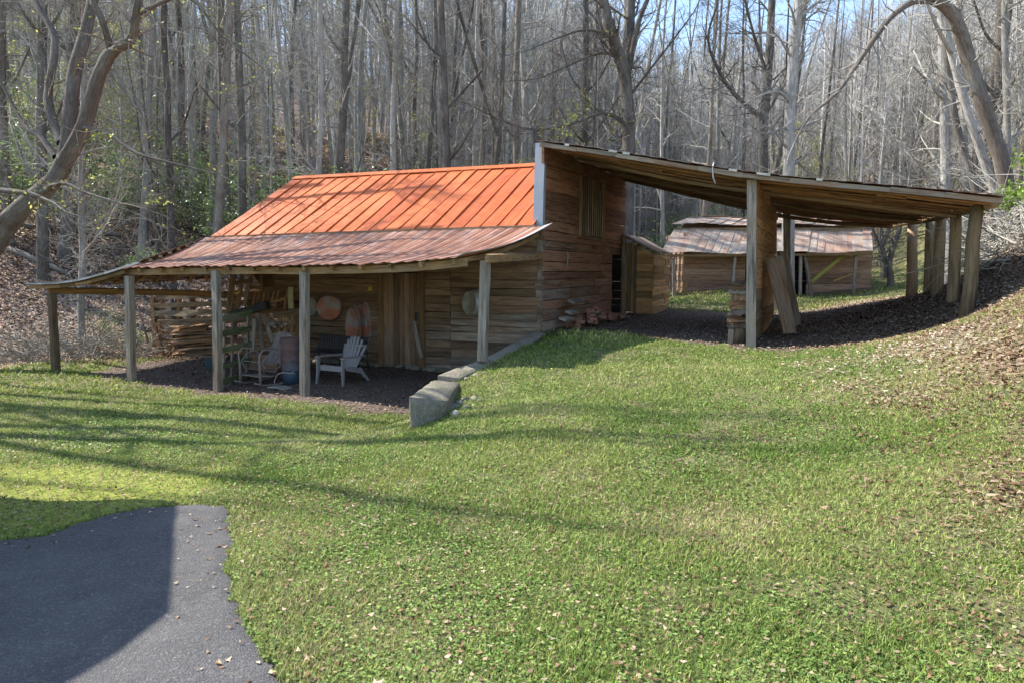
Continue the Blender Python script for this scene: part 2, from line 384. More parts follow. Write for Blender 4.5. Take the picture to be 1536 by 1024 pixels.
DIRT2 = [xy(U(.1, .3)), xy(U(-1.5, .1)), xy(U(-3.9, -.5)), xy(U(-6.0, -.75)), xy(U(-8.4, -.6)), xy(U(-9.9, 1.2)), xy(U(-9.6, 8)), xy(U(-4, 7.3)), xy(U(0, 8.2))]
def maps(x, y):
    d = sdist(x, y); n1 = vn(x, y, 1.7, 5); n2 = vn(x, y, .5, 6); n3 = vn(x, y, 5, 8)
    j = (n1-.5)*.7+(n3-.5)*.4
    low = (d < 0) & (y > 8.8)
    dirt = np.where(low, sm(.25, -.2, pdist(x, y, DIRT1)+j*.6), sm(.25, -.25, pdist(x, y, DIRT2)+j*.8))
    # leafy bank on the right
    bl = x-(2.9+.30*y); bank = sm(-2.2, 1.2, bl+j*1.6)*sm(22, 17, y)
    back = sm(15.6, 17.2, y+j*1.2+sm(-8, -14, x)*1.8)*(d < 0)*(x < 6)          # woods floor left and behind
    meadow = sm(17.5, 19, y)*sm(34+8*n2, 30, y)*sm(-1, 1.5, x-1)*sm(21, 17, x-.12*(y-20))*(.55+.45*sm(.25, .5, n1*.5+n2*.6))
    meadow = meadow + sm(24, 28, y)*sm(56, 44, y)*sm(-3.8, -1.8, -np.abs(x-.59*y))*.85
    woods = np.maximum(back, sm(18, 20, y)*(1-np.clip(meadow, 0, 1)))
    leaf = np.clip(np.maximum(woods, bank*(.88-.5*sm(.5, .75, n2)*sm(13, 8, y))), 0, 1)
    leaf = np.maximum(leaf, sm(.86, .6, np.hypot((x-11)/8, (y-13)/6))*0)
    grass = (1-leaf)*(1-dirt)
    grass = np.maximum(grass, np.clip(meadow, 0, 1)*(1-dirt))
    drv = pdist(x, y, DRV)+(n3-.5)*.05+(vn(x, y, 14, 9)-.5)*.06
    grass = grass*(drv > -.03)
    moss = sm(.9, .25, pdist(x, y, [(-3.1, 5.0), (-9, 4.3), (-9, 6.3), (-5, 6.1), (-3.0, 5.7)]))*(drv > 0)
    return grass, dirt*(1-0*leaf), leaf, moss, drv
# ---------------------------------------------------------------- ground material
def ground_mat():
    m, nt, b = new_mat('ground_soil'); n = N(nt); p = n.geo(); at = n.sep(n.attr('pc').outputs['Color'])
    v1 = n.vor(p, 13); v2_ = n.vor(p, 24); f = n.noise(p, 40, 6, .7); l = n.noise(p, 1.1, 4, .6)
    lc = n.ramp(n.sep(v1.outputs['Color'])[0], [(0, (.10, .065, .05)), (.35, (.20, .14, .11)), (.7, (.31, .25, .21)), (1, (.44, .38, .33))])
    lc2 = n.ramp(n.sep(v2_.outputs['Color'])[1], [(0, (.08, .055, .045)), (.5, (.22, .165, .13)), (1, (.40, .35, .31))])
    leaf = n.mix(n.ramp(n.noise(p, 6, 3), [(.45, 0.), (.55, 1.)]), lc, lc2)
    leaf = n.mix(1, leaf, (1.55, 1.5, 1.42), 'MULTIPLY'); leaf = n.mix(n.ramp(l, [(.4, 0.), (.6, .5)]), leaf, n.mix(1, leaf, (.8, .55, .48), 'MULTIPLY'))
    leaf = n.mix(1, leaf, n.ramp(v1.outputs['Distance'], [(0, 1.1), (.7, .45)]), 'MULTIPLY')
    dirt = n.mix(n.ramp(f, [(.35, 0.), (.65, 1.)]), (.085, .062, .05), (.20, .16, .135))
    dirt = n.mix(n.ramp(n.noise(p, 9, 5, .7), [(.6, 0.), (.66, .6)]), dirt, (.30, .25, .21))
    gr = n.mix(n.ramp(n.noise(p, 2.2, 5), [(.35, 0.), (.65, 1.)]), (.11, .125, .04), (.22, .195, .095))
    gr = n.mix(n.ramp(f, [(.45, 0.), (.75, .7)]), gr, (.17, .14, .09))
    c = n.mix(at[2], gr, leaf); c = n.mix(at[1], c, dirt)
    mo = n.mix(n.ramp(n.noise(p, 14, 5), [(.35, 0.), (.65, 1.)]), (.17, .22, .04), (.34, .345, .08))
    al = n.attr('moss').outputs['Fac']; c = n.mix(al, c, mo)
    nt.links.new(c, b.inputs['Base Color']); b.inputs['Roughness'].default_value = .95; b.inputs['Specular IOR Level'].default_value = .1
    h = n.math('ADD', n.math('MULTIPLY', v1.outputs['Distance'], -1.2), f); n.bump(h, .9, .03, b); return m
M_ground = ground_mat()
def axis(segs):
    out = [segs[0][0]]
    for a, b, s0, s1 in segs:
        x = a
        while x < b-1e-6:
            k = (x-a)/(b-a); x = min(b, x+s0+(s1-s0)*k); out.append(x)
    return np.array(out)
gx = axis([(-170, -40, 10, 2), (-40, -12, 2, .2), (-12, 11.5, .1, .1), (11.5, 35, .15, 2), (35, 170, 2, 10)])
gy = axis([(-25, 0, 3, .4), (0, 19.5, .1, .1), (19.5, 50, .15, 1), (50, 210, 1.2, 8)])
X, Y = np.meshgrid(gx, gy, indexing='ij'); xf, yf = X.ravel(), Y.ravel(); zf = HH(xf, yf)
g_, d_, l_, m_, dr_ = maps(xf, yf)
zf = zf - .02*sm(.02, -.1, dr_)
nx, ny = len(gx), len(gy)
me = bpy.data.meshes.new('ground'); me.vertices.add(nx*ny); me.vertices.foreach_set('co', np.stack([xf, yf, zf], 1).astype(np.float32).ravel())
ii, jj = np.meshgrid(np.arange(nx-1), np.arange(ny-1), indexing='ij'); a0 = (ii*ny+jj).ravel()
q = np.stack([a0, a0+ny, a0+ny+1, a0+1], 1).astype(np.int32); me.loops.add(q.size); me.loops.foreach_set('vertex_index', q.ravel())
me.polygons.add(len(q)); me.polygons.foreach_set('loop_start', np.arange(0, q.size, 4, dtype=np.int32)); me.polygons.foreach_set('use_smooth', np.ones(len(q), bool)); me.update(calc_edges=True)
a = me.attributes.new('pc', 'FLOAT_COLOR', 'POINT'); a.data.foreach_set('color', np.stack([g_, d_, l_, np.ones_like(g_)], 1).astype(np.float32).ravel())
a = me.attributes.new('moss', 'FLOAT', 'POINT'); a.data.foreach_set('value', m_.astype(np.float32))
me.materials.append(M_ground); o = bpy.data.objects.new('ground', me); COL.objects.link(o); o['kind'] = 'structure'
# ---------------------------------------------------------------- driveway: ragged sheet laid over the ground
def asphalt():
    m, nt, b = new_mat('asphalt'); n = N(nt); p = n.geo()
    f = n.noise(p, 90, 4, .75); g = n.noise(p, 1.3, 4, .6); v = n.vor(p, 110)
    c = n.mix(n.ramp(g, [(.35, 0.), (.65, 1.)]), (.072, .069, .068), (.112, .107, .104))
    c = n.mix(1, c, n.ramp(f, [(.3, .55), (.7, 1.35)]), 'MULTIPLY')
    c = n.mix(n.ramp(n.sep(v.outputs['Color'])[0], [(.9, 0.), (.95, .5)]), c, (.22, .21, .19))
    c = n.mix(n.ramp(n.noise(n.mapping(p, (1, 3, 1)), 9, 6, .8), [(.56, 0.), (.66, .5)]), c, (.19, .165, .135))
    c = n.mix(n.ramp(n.noise(p, 2.4, 5, .6, .8), [(.5, 0.), (.503, .55), (.507, 0.)]), c, (.02, .02, .022))
    nt.links.new(c, b.inputs['Base Color']); b.inputs['Roughness'].default_value = .85; b.inputs['Specular IOR Level'].default_value = .25
    n.bump(n.math('ADD', f, v.outputs['Distance']), .8, .006, b); return m
st_ = .05; ax_ = np.arange(-9, 1.2, st_); ay_ = np.arange(-6, 6.2, st_)
AX, AY = np.meshgrid(ax_, ay_, indexing='ij'); af, bf = AX.ravel(), AY.ravel(); dd = maps(af, bf)[4]
az = HH(af, bf)+.012-.03*sm(-.06, .02, dd)
nb_ = len(ay_); ii, jj = np.meshgrid(np.arange(len(ax_)-1), np.arange(nb_-1), indexing='ij'); a0 = (ii*nb_+jj).ravel()
q = np.stack([a0, a0+nb_, a0+nb_+1, a0+1], 1); q = q[(dd[q] < .04).all(1)]
us, inv = np.unique(q, return_inverse=True); q = inv.reshape(q.shape).astype(np.int32)
me = bpy.data.meshes.new('driveway'); me.from_pydata(np.stack([af, bf, az], 1)[us].tolist(), [], q.tolist()); me.polygons.foreach_set('use_smooth', [True]*len(q))
me.materials.append(asphalt()); o = bpy.data.objects.new('driveway', me); COL.objects.link(o); o['kind'] = 'structure'
# ---------------------------------------------------------------- grass, clover, fallen leaves
def scatter(n, y0, y1, pw, half=.82, xmin=-99, xmax=99):
    u = NR.rand(n); y = (y0**(1-pw)+u*(y1**(1-pw)-y0**(1-pw)))**(1/(1-pw)) if pw != 1 else y0*(y1/y0)**u
    x = (NR.rand(n)*2-1)*half*(y+1.2); k = (x > xmin) & (x < xmax); return x[k], y[k]
def blades(n, y0, y1, pw, h0, w0):
    x, y = scatter(n, y0, y1, pw); n0_ = n; g, d, l, m, dv = maps(x, y)
    cl = vn(x, y, 3.2, 21); cl2 = vn(x, y, .8, 22)
    dens = g*(.25+.75*sm(.15, .5, cl*.6+cl2*.5)); dens = np.maximum(dens, .10*(d < .5)*(l < .97))*(dv > -.02)*(d < .7)
    dens = dens*(1-.55*sm(.62, .78, vn(x, y, 1.1, 61)*.6+vn(x, y, 4.2, 62)*.4))*(1+0*x); k = NR.rand(len(x)) < dens*(1-.9*m); x, y, cl, cl2, l, g = x[k], y[k], cl[k], cl2[k], l[k], g[k]; n = len(x); z = HH(x, y)
    th = NR.rand(n)*6.283; sc = (1+y/9)*NR.uniform(.6, 1.5, n); h = h0*(.75+.5*cl)*NR.uniform(.5, 1.25, n)*(1+y/22); w = w0*sc
    ln = NR.uniform(.3, 1.5, n)*h; la = th+NR.uniform(.6, 2.6, n)
    V = np.zeros((n, 3, 3)); cx, cy = np.cos(th)*w/2, np.sin(th)*w/2
    V[:, 0] = np.stack([x-cx, y-cy, z-.004], 1); V[:, 1] = np.stack([x+cx, y+cy, z-.004], 1)
    V[:, 2] = np.stack([x+np.cos(la)*ln, y+np.sin(la)*ln, z+h], 1)
    pc = np.stack([np.clip(.12+.5*cl2+.25*(NR.rand(n)-.3)+.35*(NR.rand(n) > .84)+.45*sm(.5, .8, vn(x, y, .9, 63)*.6+vn(x, y, 3.5, 64)*.4)*NR.rand(n)+.5*l*NR.rand(n), 0, 1), NR.rand(n), cl, np.ones(n)], 1); return V, pc
M_grass = leafy('grass_blades', [(0, (.085, .165, .028)), (.3, (.17, .255, .045)), (.52, (.30, .365, .08)), (.75, (.45, .44, .16)), (1, (.46, .37, .23))], .3, .6, .38, 1.5)
VV, PP = [], []
for args in ((330000, 2.3, 6.0, .3, .025, .0048), (320000, 5.6, 12.5, .9, .025, .0062), (150000, 12, 52, 1.0, .04, .012)):
    V, pc = blades(*args); VV.append(V); PP.append(pc)
o = bulk('grass', np.concatenate(VV), 3, np.concatenate(PP), M_grass)
meta(o, 'short green lawn grass with clover and dry blades', 'grass', kind='stuff')
def cards(x, y, size, tilt, zoff, asp=1.0, fold=.0):
    n = len(x); z = HH(x, y)+zoff; th = NR.rand(n)*6.283; s = size*NR.uniform(.55, 1.35, n)
    ta, tb = NR.normal(0, tilt, n), NR.normal(0, tilt, n); c, s_ = np.cos(th), np.sin(th); V = np.zeros((n, 4, 3))
    for i, (a, b) in enumerate(((-1, 0), (-.1, -.62*asp), (1, .1), (.1, .62*asp))):
        a_ = a*s/2; b_ = b*s/2; V[:, i] = np.stack([x+c*a_-s_*b_, y+s_*a_+c*b_, z+np.abs(a_)*ta+np.abs(b_)*tb+fold*s*abs(a)], 1)
    return V
x, y = scatter(150000, 2.3, 12, .6); g, d, l, m, dv = maps(x, y); k = NR.rand(len(x)) < g*(.2+.8*sm(.3, .8, vn(x, y, 1.3, 31)*.6+vn(x, y, 5, 32)*.45))*(1-m); x, y = x[k], y[k]
M_clover = leafy('clover', [(0, (.085, .155, .035)), (.5, (.16, .25, .055)), (.85, (.25, .34, .09)), (1, (.34, .40, .15))], .25, .5, .45, 1.45)
o = bulk('clover', cards(x, y, .0155*(1+y/10), .5, .016, 1.25), 4, np.stack([NR.rand(len(x)), NR.rand(len(x)), x*0, x*0+1], 1), M_clover); meta(o, 'low clover leaves growing through the lawn', 'clover', kind='stuff')
M_litter = leafy('dry_leaves', [(0, (.12, .07, .035)), (.3, (.24, .145, .08)), (.6, (.36, .26, .165)), (.85, (.50, .405, .29)), (1, (.62, .54, .41))], .15, .8)
xs, ys, ss = [], [], []
x, y = scatter(90000, 2.3, 14, .6); g, d, l, m, dv = maps(x, y); k = NR.rand(len(x)) < (.12+.16*sm(.45, .75, vn(x, y, .7, 41)) + .12*sm(0, 5, x)+.5*l+.1*d)*(dv > -.3)*(1-.6*(dv < .05)); xs.append(x[k]); ys.append(y[k]); ss.append(.030+0*x[k])
x, y = scatter(190000, 4, 16, .1, .95, 2.0, 16); g, d, l, m, dv = maps(x, y); k = NR.rand(len(x)) < l*.9; xs.append(x[k]); ys.append(y[k]); ss.append(.040+.002*y[k])
x, y = scatter(34000, 10, 21, .3); g, d, l, m, dv = maps(x, y); k = NR.rand(len(x)) < d*.7; xs.append(x[k]); ys.append(y[k]); ss.append(.055+0*x[k])
x, y = scatter(260000, 14.5, 60, .9, .95); g, d, l, m, dv = maps(x, y); k = NR.rand(len(x)) < l; xs.append(x[k]); ys.append(y[k]); ss.append(.055+(y[k]-14)*.0042)
x, y, s_ = np.concatenate(xs), np.concatenate(ys), np.concatenate(ss)
t_, q_ = (x-C.x)*uD.x+(y-C.y)*uD.y, (x-C.x)*vD.x+(y-C.y)*vD.y; k = ~((t_ > -.02) & (t_ < 8.6) & (q_ > -.03) & (q_ < 8)); x, y, s_ = x[k], y[k], s_[k]
c_ = np.clip(NR.rand(len(x))*.9+(vn(x, y, .4, 51)-.5)*.6, 0, 1)
o = bulk('fallen_leaves', cards(x, y, s_, .5, .016, 1.1, .12), 4, np.stack([c_, NR.rand(len(x)), x*0, x*0+1], 1), M_litter); meta(o, 'brown and tan fallen leaves scattered over slopes and lawn', 'leaf litter', kind='stuff')
# ================================================================ THE BARN
barn = empty('barn', U(0, 0, 0), 'old log and plank barn with bright orange tin roof, front porch and side lean-to', 'barn')
def lerp(a, b, k): return a+(b-a)*k
def pw(x, pts):
    for (x0, y0), (x1, y1) in zip(pts[:-1], pts[1:]):
        if x <= x1: return lerp(y0, y1, (x-x0)/(x1-x0))
    return pts[-1][1]
def t_of(px, s=0, py=470): return ts(hS(px, py, s))[0]
def s_of(px, t=0, py=400): return ts(hT(px, py, t))[1]
EAVE = ts(hS(818, 338, -.25))[2]; TL = ts(hS(318, 355, -.25))[0]; EAVL = ts(hS(318, 355, -.25))[2]
TOPZ = ts(hT(813, 214, 0))[2]
DT0, DT1 = t_of(633), t_of(577)     # door
DZ0, DZ1 = ts(hS(605, 550, 0))[2], ts(hS(605, 409, 0))[2]
FL_END = t_of(372)
def boardwall(mb, P, axis, nrm, a0, a1, z0, z1, ch, th, holes=(), wxf=None, joint=(1.2, 3.0), zmin=None, zmax=None, cutx=None, bow=.012):
    """courses of horizontal boards: P origin, axis along, [a0,a1] extent, z from z0 to z1; holes (a0,a1,z0,z1)"""
    z = z0
    while z < z1-.02:
        h = ch*R.uniform(.82, 1.2); zt = min(z+h, z1); zc = (z+zt)/2
        spans = [(a0, a1)]
        for (ha, hb, hz0, hz1) in holes:
            if hz0-.02 < zc < hz1+.02:
                ns = []
                for (p, q) in spans:
                    if hb <= p or ha >= q: ns.append((p, q))
                    else:
                        if ha > p: ns.append((p, ha))
                        if hb < q: ns.append((hb, q))
                spans = ns
        for (p, q) in spans:
            if zmin or zmax:
                k = 12; ok = [i for i in range(k+1) if (not zmax or zc < zmax(lerp(p, q, i/k))-.0) and (not zmin or zt > zmin(lerp(p, q, i/k)))]
                if not ok: continue
                p, q = lerp(p, q, min(ok)/k), lerp(p, q, max(ok)/k)
                if q-p < .15: continue
            x = p
            while x < q-.01:
                e = x+R.uniform(*joint)
                if cutx and x < cutx-.05 < e+.4 and e > cutx-.6: e = cutx
                if q-e < .5: e = q
                o = R.uniform(-.009, .009); w = zt-z-R.uniform(.004, .016)
                wx = wxf((x+e)/2, zc) if wxf else .4
                mb.bar(P+axis*(x+.004)+nrm*o+ZD*(zc), P+axis*(e-.004)+nrm*(o+R.uniform(-.006, .006))+ZD*(zc+R.uniform(-.008, .008)), w, th, nrm, wx, .004, seg=3, bow=R.uniform(-bow, bow), tw=R.uniform(-.03, .03))
                x = e
        z = zt
# front wall (logs): weathers grey toward the open right corner and near the ground
f = MB()
boardwall(f, C, uD, -vD, 0.0, FL_END, -.04, EAVE-.02, .165, .07, [(DT0-.08, DT1+.10, -1, DZ1+.02)],
          lambda t, z: .15+.75*max(0, 1-t/1.1)+.35*max(0, 1-z/.7)+(.25 if .7 < z < 1.2 else 0), (1.6, 3.4), cutx=t_of(677))
f.build('front_wall', W_barn, barn)
f = MB()   # corner boards, log ends
for i in range(15): zq = .05+i*.195+R.uniform(-.02, .02); f.bar(U(-.02, .02, zq), U(R.uniform(.05, .12), .02, zq), R.uniform(.19, .22), .12, -vD, R.uniform(.1, .9), .012)
f.build('corner_notching', W_barn, barn)
# sill stones
f = MB()
t = .6
while t < FL_END+1.8:
    w = R.uniform(.25, .5); p = U(t+w/2, -.06, 0); f.rock((p.x, p.y, h1(p.x, p.y-.1)+.02), w*.55, (1, .45, R.uniform(.25, .42)), 2, .2, math.atan2(uD.y, uD.x)); t += w
f.build('foundation_stones', S_rock, barn)
# door of vertical planks with frame
d = empty('door', U((DT0+DT1)/2, 0, DZ0)-barn.location); d.parent = barn
f = MB(); n = 7; tw = (DT1-DT0)/n
for i in range(n): f.bar(U(DT0+tw*(i+.5), -.045+R.uniform(-.008, .008), DZ0+R.uniform(0, .03)), U(DT0+tw*(i+.5)+R.uniform(-.006, .006), -.045, DZ1-.02), tw-R.uniform(.006, .014), .03, -vD, .1, .004, seg=3, bow=R.uniform(-.01, .01))
f.build('door_planks', W_barn, d)
f = MB(); f.bar(U(DT1+.06, -.06, DZ0-.02), U(DT1+.04, -.06, DZ1+.05), .12, .08, -vD, .2); f.bar(U(DT0-.05, -.06, DZ0-.02), U(DT0-.05, -.06, DZ1+.05), .09, .08, -vD, .15)
f.build('door_frame', W_beam, d)
f = MB(); f.box(U(DT0+.1, -.075, 1.1), .05, .02, .18, math.atan2(uD.y, uD.x)); f.build('latch', M_iron, d)
f = MB(); f.bar(U(DT0+.16, -.10, 1.0), U(DT0-.10, -.20, .25), .09, .03, -vD, .7, seg=2)
solo(f, 'loose_board', W_old, label='short grey board leaning against the right side of the barn door', cat='board')
# side wall (right-hand gable), reddish up high, grey near the front corner and low down
SE = s_of(938, 0, 300)
stop_z = [ts(hT(817, 219, 0))[2], ts(hT(938, 268, 0))[2]]
def ztop(s): return lerp(stop_z[0], stop_z[1], s/SE)-.03
HA, HB = s_of(868), s_of(902); HZ0, HZ1 = ts(hT(885, 357, 0))[2], ts(hT(885, 268, 0))[2]
KA, KB = s_of(917), s_of(933); KZ0, KZ1 = .8, ts(hT(925, 381, 0))[2]
f = MB()
boardwall(f, C+ZD*0, vD, -uD, .02, SE, .5, max(stop_z), .2, .05, [(HA-.05, HB+.05, HZ0, HZ1), (KA, KB, KZ0, KZ1)],
          lambda s, z: .12+.8*max(0, 1-s/1.6)*(z < 3.1)+.5*max(0, 1-(z-.8)/1.3), (1.6, 4.2), zmax=lambda s: ztop(s)+.02, zmin=lambda s: .55)
f.build('side_wall', W_side, barn)
f = MB(); f.bar(U(-.035, HA-.3, HZ0-.03), U(-.035, SE-.1, HZ0-.03), .05, .05, -uD, .3); f.bar(U(-.03, .1, HZ0-.28), U(-.03, 3.4, HZ0-.28), .03, .03, -uD, .5)
f.build('wall_band', W_side, barn)
hd = empty('hatch', U(0, (HA+HB)/2, HZ0)-barn.location); hd.parent = barn
f = MB(); n = 11; sw = (HB-HA)/n
for i in range(n): f.bar(U(-.035, HA+sw*(i+.5), HZ0+.03), U(-.035, HA+sw*(i+.5), HZ1-.03), sw*.86, .03, (-uD+vD*.3).normalized(), .45, .004)
f.bar(U(.0, (HA+HB)/2, HZ0), U(.0, (HA+HB)/2, HZ1+.1), HB-HA+.06, .02, -uD, .2); f.build('slat', W_barn, hd)
f = MB(); f.bar(U(-.045, HB+.04, HZ0-.02), U(-.045, HB+.04, HZ1), .08, .03, -uD, .2); f.bar(U(-.045, HA-.04, HZ0-.02), U(-.045, HA-.04, HZ1), .07, .03, -uD, .3); f.bar(U(-.02, HA, HZ0+.5), U(-.02, HB, HZ0+.5), .06, .02, -uD, .1)
f.build('hatch_frame', W_beam, hd)
f = MB(); f.bar(U(-.03, KB+.05, .75), U(-.03, KB+.05, KZ1+.2), .09, .06, -uD, .35); f.build('doorway_post', W_old, barn)
SF = -.30
A0 = hS(811, 211, SF-.05); A1 = hS(1503, 296, SF-.05); SB = SE-.1
B0 = hS(939, 262, SB); B1 = hS(1338, 334, SB); t_end = ts(A1)[0]
mid = hS(1245, 331, SB)
def roofP(a, b, dz=0):
    fr = A0.lerp(A1, a)+ZD*(-.07*math.sin(math.pi*a)); bk = B0.lerp(B1, a)+ZD*(-.26*math.sin(math.pi*min(1, a*1.0))*(.5+.5*a))
    p = fr.lerp(bk, b); return p+ZD*(dz+.02*math.sin(a*9+b*5))
# hidden walls that close the barn
GW = 5.52; RZ = ts(hS(805, 250, 2.76))[2]+.02; RZL = ts(hS(432, 268, 2.76))[2]
f = MB(); boardwall(f, C, uD, vD, 0, TL-.3, -.1, 2.9, .2, .05, (), lambda a, z: .4, (2, 4)) if 0 else None
for (s, t0, t1, zt) in ((GW, .9, TL-.25, 2.85),):
    boardwall(f, U(0, s, 0), uD, vD, t0, t1, -.1, zt, .22, .04, (), lambda a, z: .4, (2, 4))
boardwall(f, U(TL-.3, 0, 0), vD, uD, 1.8, GW, -.1, 4.6, .22, .04, (), lambda a, z: .4, (2, 4), zmax=lambda s: 2.9+(RZ-2.9)*(1-abs(s-GW/2)/(GW/2)))
boardwall(f, U(FL_END-.02, .08, 0), vD, uD, 0, 3.4, -.1, 3.0, .2, .04, (), lambda a, z: .4, (2, 4))
f.build('back_wall', W_barn, barn)
f = MB(); boardwall(f, U(0, SE, 0), uD, vD, .0, TL*.45, -.1, 3.2, .22, .04, (), lambda a, z: .4, (2, 4)); boardwall(f, U(1.3, SE-3, 0), vD, uD, 0, 3, -.1, 3.2, .3, .04, (), lambda a, z: .4, (2, 4)); f.build('inner_wall', W_shade, barn)  # doorway gloom is painted into these boards, not left to the light
f = MB(); f.bar(roofP(0, .03)-ZD*.22+uD*.03, roofP(0, .99)-ZD*.22+uD*.03, .34, .05, -uD, .1, seg=6); f.bar(U(-.05, HA-.06, HZ1+.03), U(-.05, HB+.08, HZ1+.03), .09, .03, -uD, .1); f.build('gable_top_board', W_side, barn)
# loft floor closes the inside so that it stays dark
f = MB(); f.bar(U(.06, SE/2+.2, 2.55), U(TL-.35, SE/2+.2, 2.55), SE-.5, .05, ZD, .3); f.build('loft_floor', W_barn, barn)
# main roof, front and back slopes, with standing seams
def slope(name, s0, z0f, s1, z1f, t0, t1, n, mat, seam=.026, parent=barn, rs=5):
    f = MB(); W = (t1-t0)/n
    for i in range(n):
        a, b = t0+W*i, t0+W*(i+1); pc = f.col(); off = R.uniform(-.006, .006)
        def P(k, j, a=a, b=b, off=off):
            q = j/rs; t = lerp(a, b, k); return U(t, lerp(s0, s1, q), lerp(z0f(t), z1f(t), q)+off*math.sin(q*3)+.012*math.sin(q*7+i))
        f.grid(lambda x, j: P(x, j), 1, rs, .02, ZD, lambda x, j: pc, lambda x, j: ((a+b)/2+x*W+i*3.1, j/rs*3, 0))
        for j in range(rs):
            f.bar(P(0, j)+ZD*seam*.5, P(0, j+1)+ZD*seam*.5, .020, seam, ZD, pc=(pc[0]*.5, .3, .2, 1), jit=.001)
    return f.build(name, mat, parent)
ez = lambda t: lerp(EAVE, EAVL, max(0, t)/TL); rz_ = lambda t: lerp(RZ, RZL, t/TL)
slope('main_roof', -.28, ez, GW/2, rz_, .06, TL, 22, M_main)
slope('back_roof', GW+.4, lambda t: 2.75, GW/2, rz_, .06, TL, 22, M_main)
f = MB(); f.grid(lambda i, j: U(lerp(0, TL+.02, i/12), GW/2-.16+.16*j, rz_(lerp(0, TL, i/12))+(.05 if j == 1 else -.045)), 12, 2, .012, ZD); f.build('ridge_cap', M_main, barn)
f = MB()  # dark flashing line between the two roofs
f.bar(U(-.0, -.30, ez(0)-.03), U(TL, -.30, ez(TL)-.03), .07, .06, -vD, .2); f.build('eave_board', W_barn, barn)
f = MB(); f.bar(U(.0, -.05, TOPZ-.02), U(.03, -.10, EAVE-.05), .20, .03, -vD, .5, seg=4, bow=.01); f.bar(U(-.085, .0, TOPZ-.02), U(-.055, -.03, EAVE-.05), .10, .012, -uD, .5); f.build('corner_trim', M_flash, barn)
# ---- porch roof
PS = -3.42
def pe(px, py, s=PS): q = ts(hS(px, py, s)); return (q[0], q[2])
PE = sorted([pe(697, 389), pe(600, 397), pe(457, 401), pe(323, 401), pe(192, 404)])
PEs = [(a, b) for a, b in PE]; T0, T4 = PE[0][0], PE[-1][0]
q = ts(hS(823, 342, -.32)); TTR, TTZ = q[0], q[2]
NP = 36; NS = 7
def prow(tt):   # surface parameters at eave coordinate tt in [0,1]
    te = lerp(T0, T4, tt); ze = pw(te, PEs); tb = lerp(TTR, TL+.15, tt); zb = lerp(TTZ, EAVL-.05, tt)
    return te, ze, tb, zb
def porchP(tt, q, ripple=0):
    te, ze, tb, zb = prow(tt); t = lerp(te, tb, q); s = lerp(PS-.12, -.30, q)
    lip = .05*max(0, 1-tt*40)
    return U(t, s, lerp(ze, zb, q)-.10*math.sin(math.pi*q)+ripple+lip*.5)
f = MB()
for i in range(NP):
    pc = f.col(); r = [0, .0, .018, 0.0]; xs_ = [0, .44, .5, .56]; seg = [(i+a)/NP for a in xs_]+[(i+1)/NP]; rp = [.016, 0, .010, 0, .016]
    o = R.uniform(-.006, .01); e = R.uniform(-.05, .05)
    f.grid(lambda a, j: porchP(seg[a], j/NS-(e*.5 if j == 0 else 0), rp[a]+.02+o*(1-j/NS)), 4, NS, .008, ZD, lambda a, j: pc, lambda a, j: (i*1.7+a*.06, j*.5, 0))
f.build('porch_roof', M_porch, barn)
# white curled tin edge at right
f = MB(); f.grid(lambda i, j: porchP(.012-.010*j, i/8, .035+.012*j), 8, 2, .012, ZD); f.build('roof_edge', M_white, barn)
# left hip wing of the porch roof
Fp = hS(42, 425, PS-.1); Bp = Fp+vD*4.9; Bp.z = Fp.z+.02; E2 = porchP(1, 0, .03); T2 = porchP(1, 1, .03)
def wingP(a, b):
    e = E2.lerp(T2, b); g = Fp.lerp(Bp, b); p = e.lerp(g, a)
    return p+ZD*(-.10*math.sin(math.pi*a)*(1-b)-.05*math.sin(math.pi*b)*math.sin(math.pi*a))
f = MB()
for i in range(14):
    pc = f.col(); f.grid(lambda a, j: wingP(a/6, (i+j/2)/14)+ZD*(.022 if j % 2 == 0 else 0), 6, 2, .008, ZD, lambda a, j: pc, lambda a, j: (i*1.3+j*.1, a*.5, 0))
f.build('wing_roof', M_tin, barn)
# porch framing: front beams, rafters, laths
f = MB()
for k in range(12):
    a, b = k/12, (k+1)/12; f.bar(porchP(a, .055)-ZD*.085+ZD*R.uniform(-.005, .005), porchP(b, .055)-ZD*.085, .05, .115, ZD, .25, seg=1, pc=(.6+.2*(k > 4), .3, .5, 1))
f.build('porch_beam', W_beam, barn)
for k in range(13):
    f = MB(); tt = (k+.3)/13; f.bar(porchP(tt, .02)-ZD*.035, porchP(tt, .98)-ZD*.10, .06, .07, ZD, .15, bow=-.08, seg=4); f.build('rafter', W_beam, barn)
f = MB()
for k in range(9):
    b = .05+.9*k/8; f.bar(wingP(-.02, b)-ZD*.06, wingP(.98, b)-ZD*.06, .08, .055, ZD, .15, seg=4, bow=-.05)
for k in range(6):
    a = .08+.84*k/5; f.bar(wingP(a, .02)-ZD*.03, wingP(a, .98)-ZD*.03, .08, .025, ZD, .2, seg=3, bow=-.04)
f.build('wing_rafters', W_beam, barn)
f = MB(); p = [wingP(x/6, .0)-ZD*.01 for x in range(-1, 7)]
for a, b in zip(p[:-1], p[1:]): f.bar(a-vD*.02, b-vD*.02, .035, .03, vD, .5)
f.build('wing_tin_edge', M_white, barn)
f = MB(); p = [wingP(x/6, .0)-ZD*.075 for x in range(7)]
for a, b in zip(p[:-1], p[1:]): f.bar(a+vD*.06, b+vD*.06, .07, .05, vD, .1)
f.build('wing_edge_board', W_beam, barn)
P83 = hS(83, 561, PS); P83.z = h1(P83.x, P83.y)
bz = hS(83, 438, PS).z
f = MB(); f.bar(hS(68, 436, PS)+vD*.06, hS(340, 441, PS+4.0), .13, .11, vD, .2, seg=4, bow=.03); f.build('wing_beam', W_beam, barn)
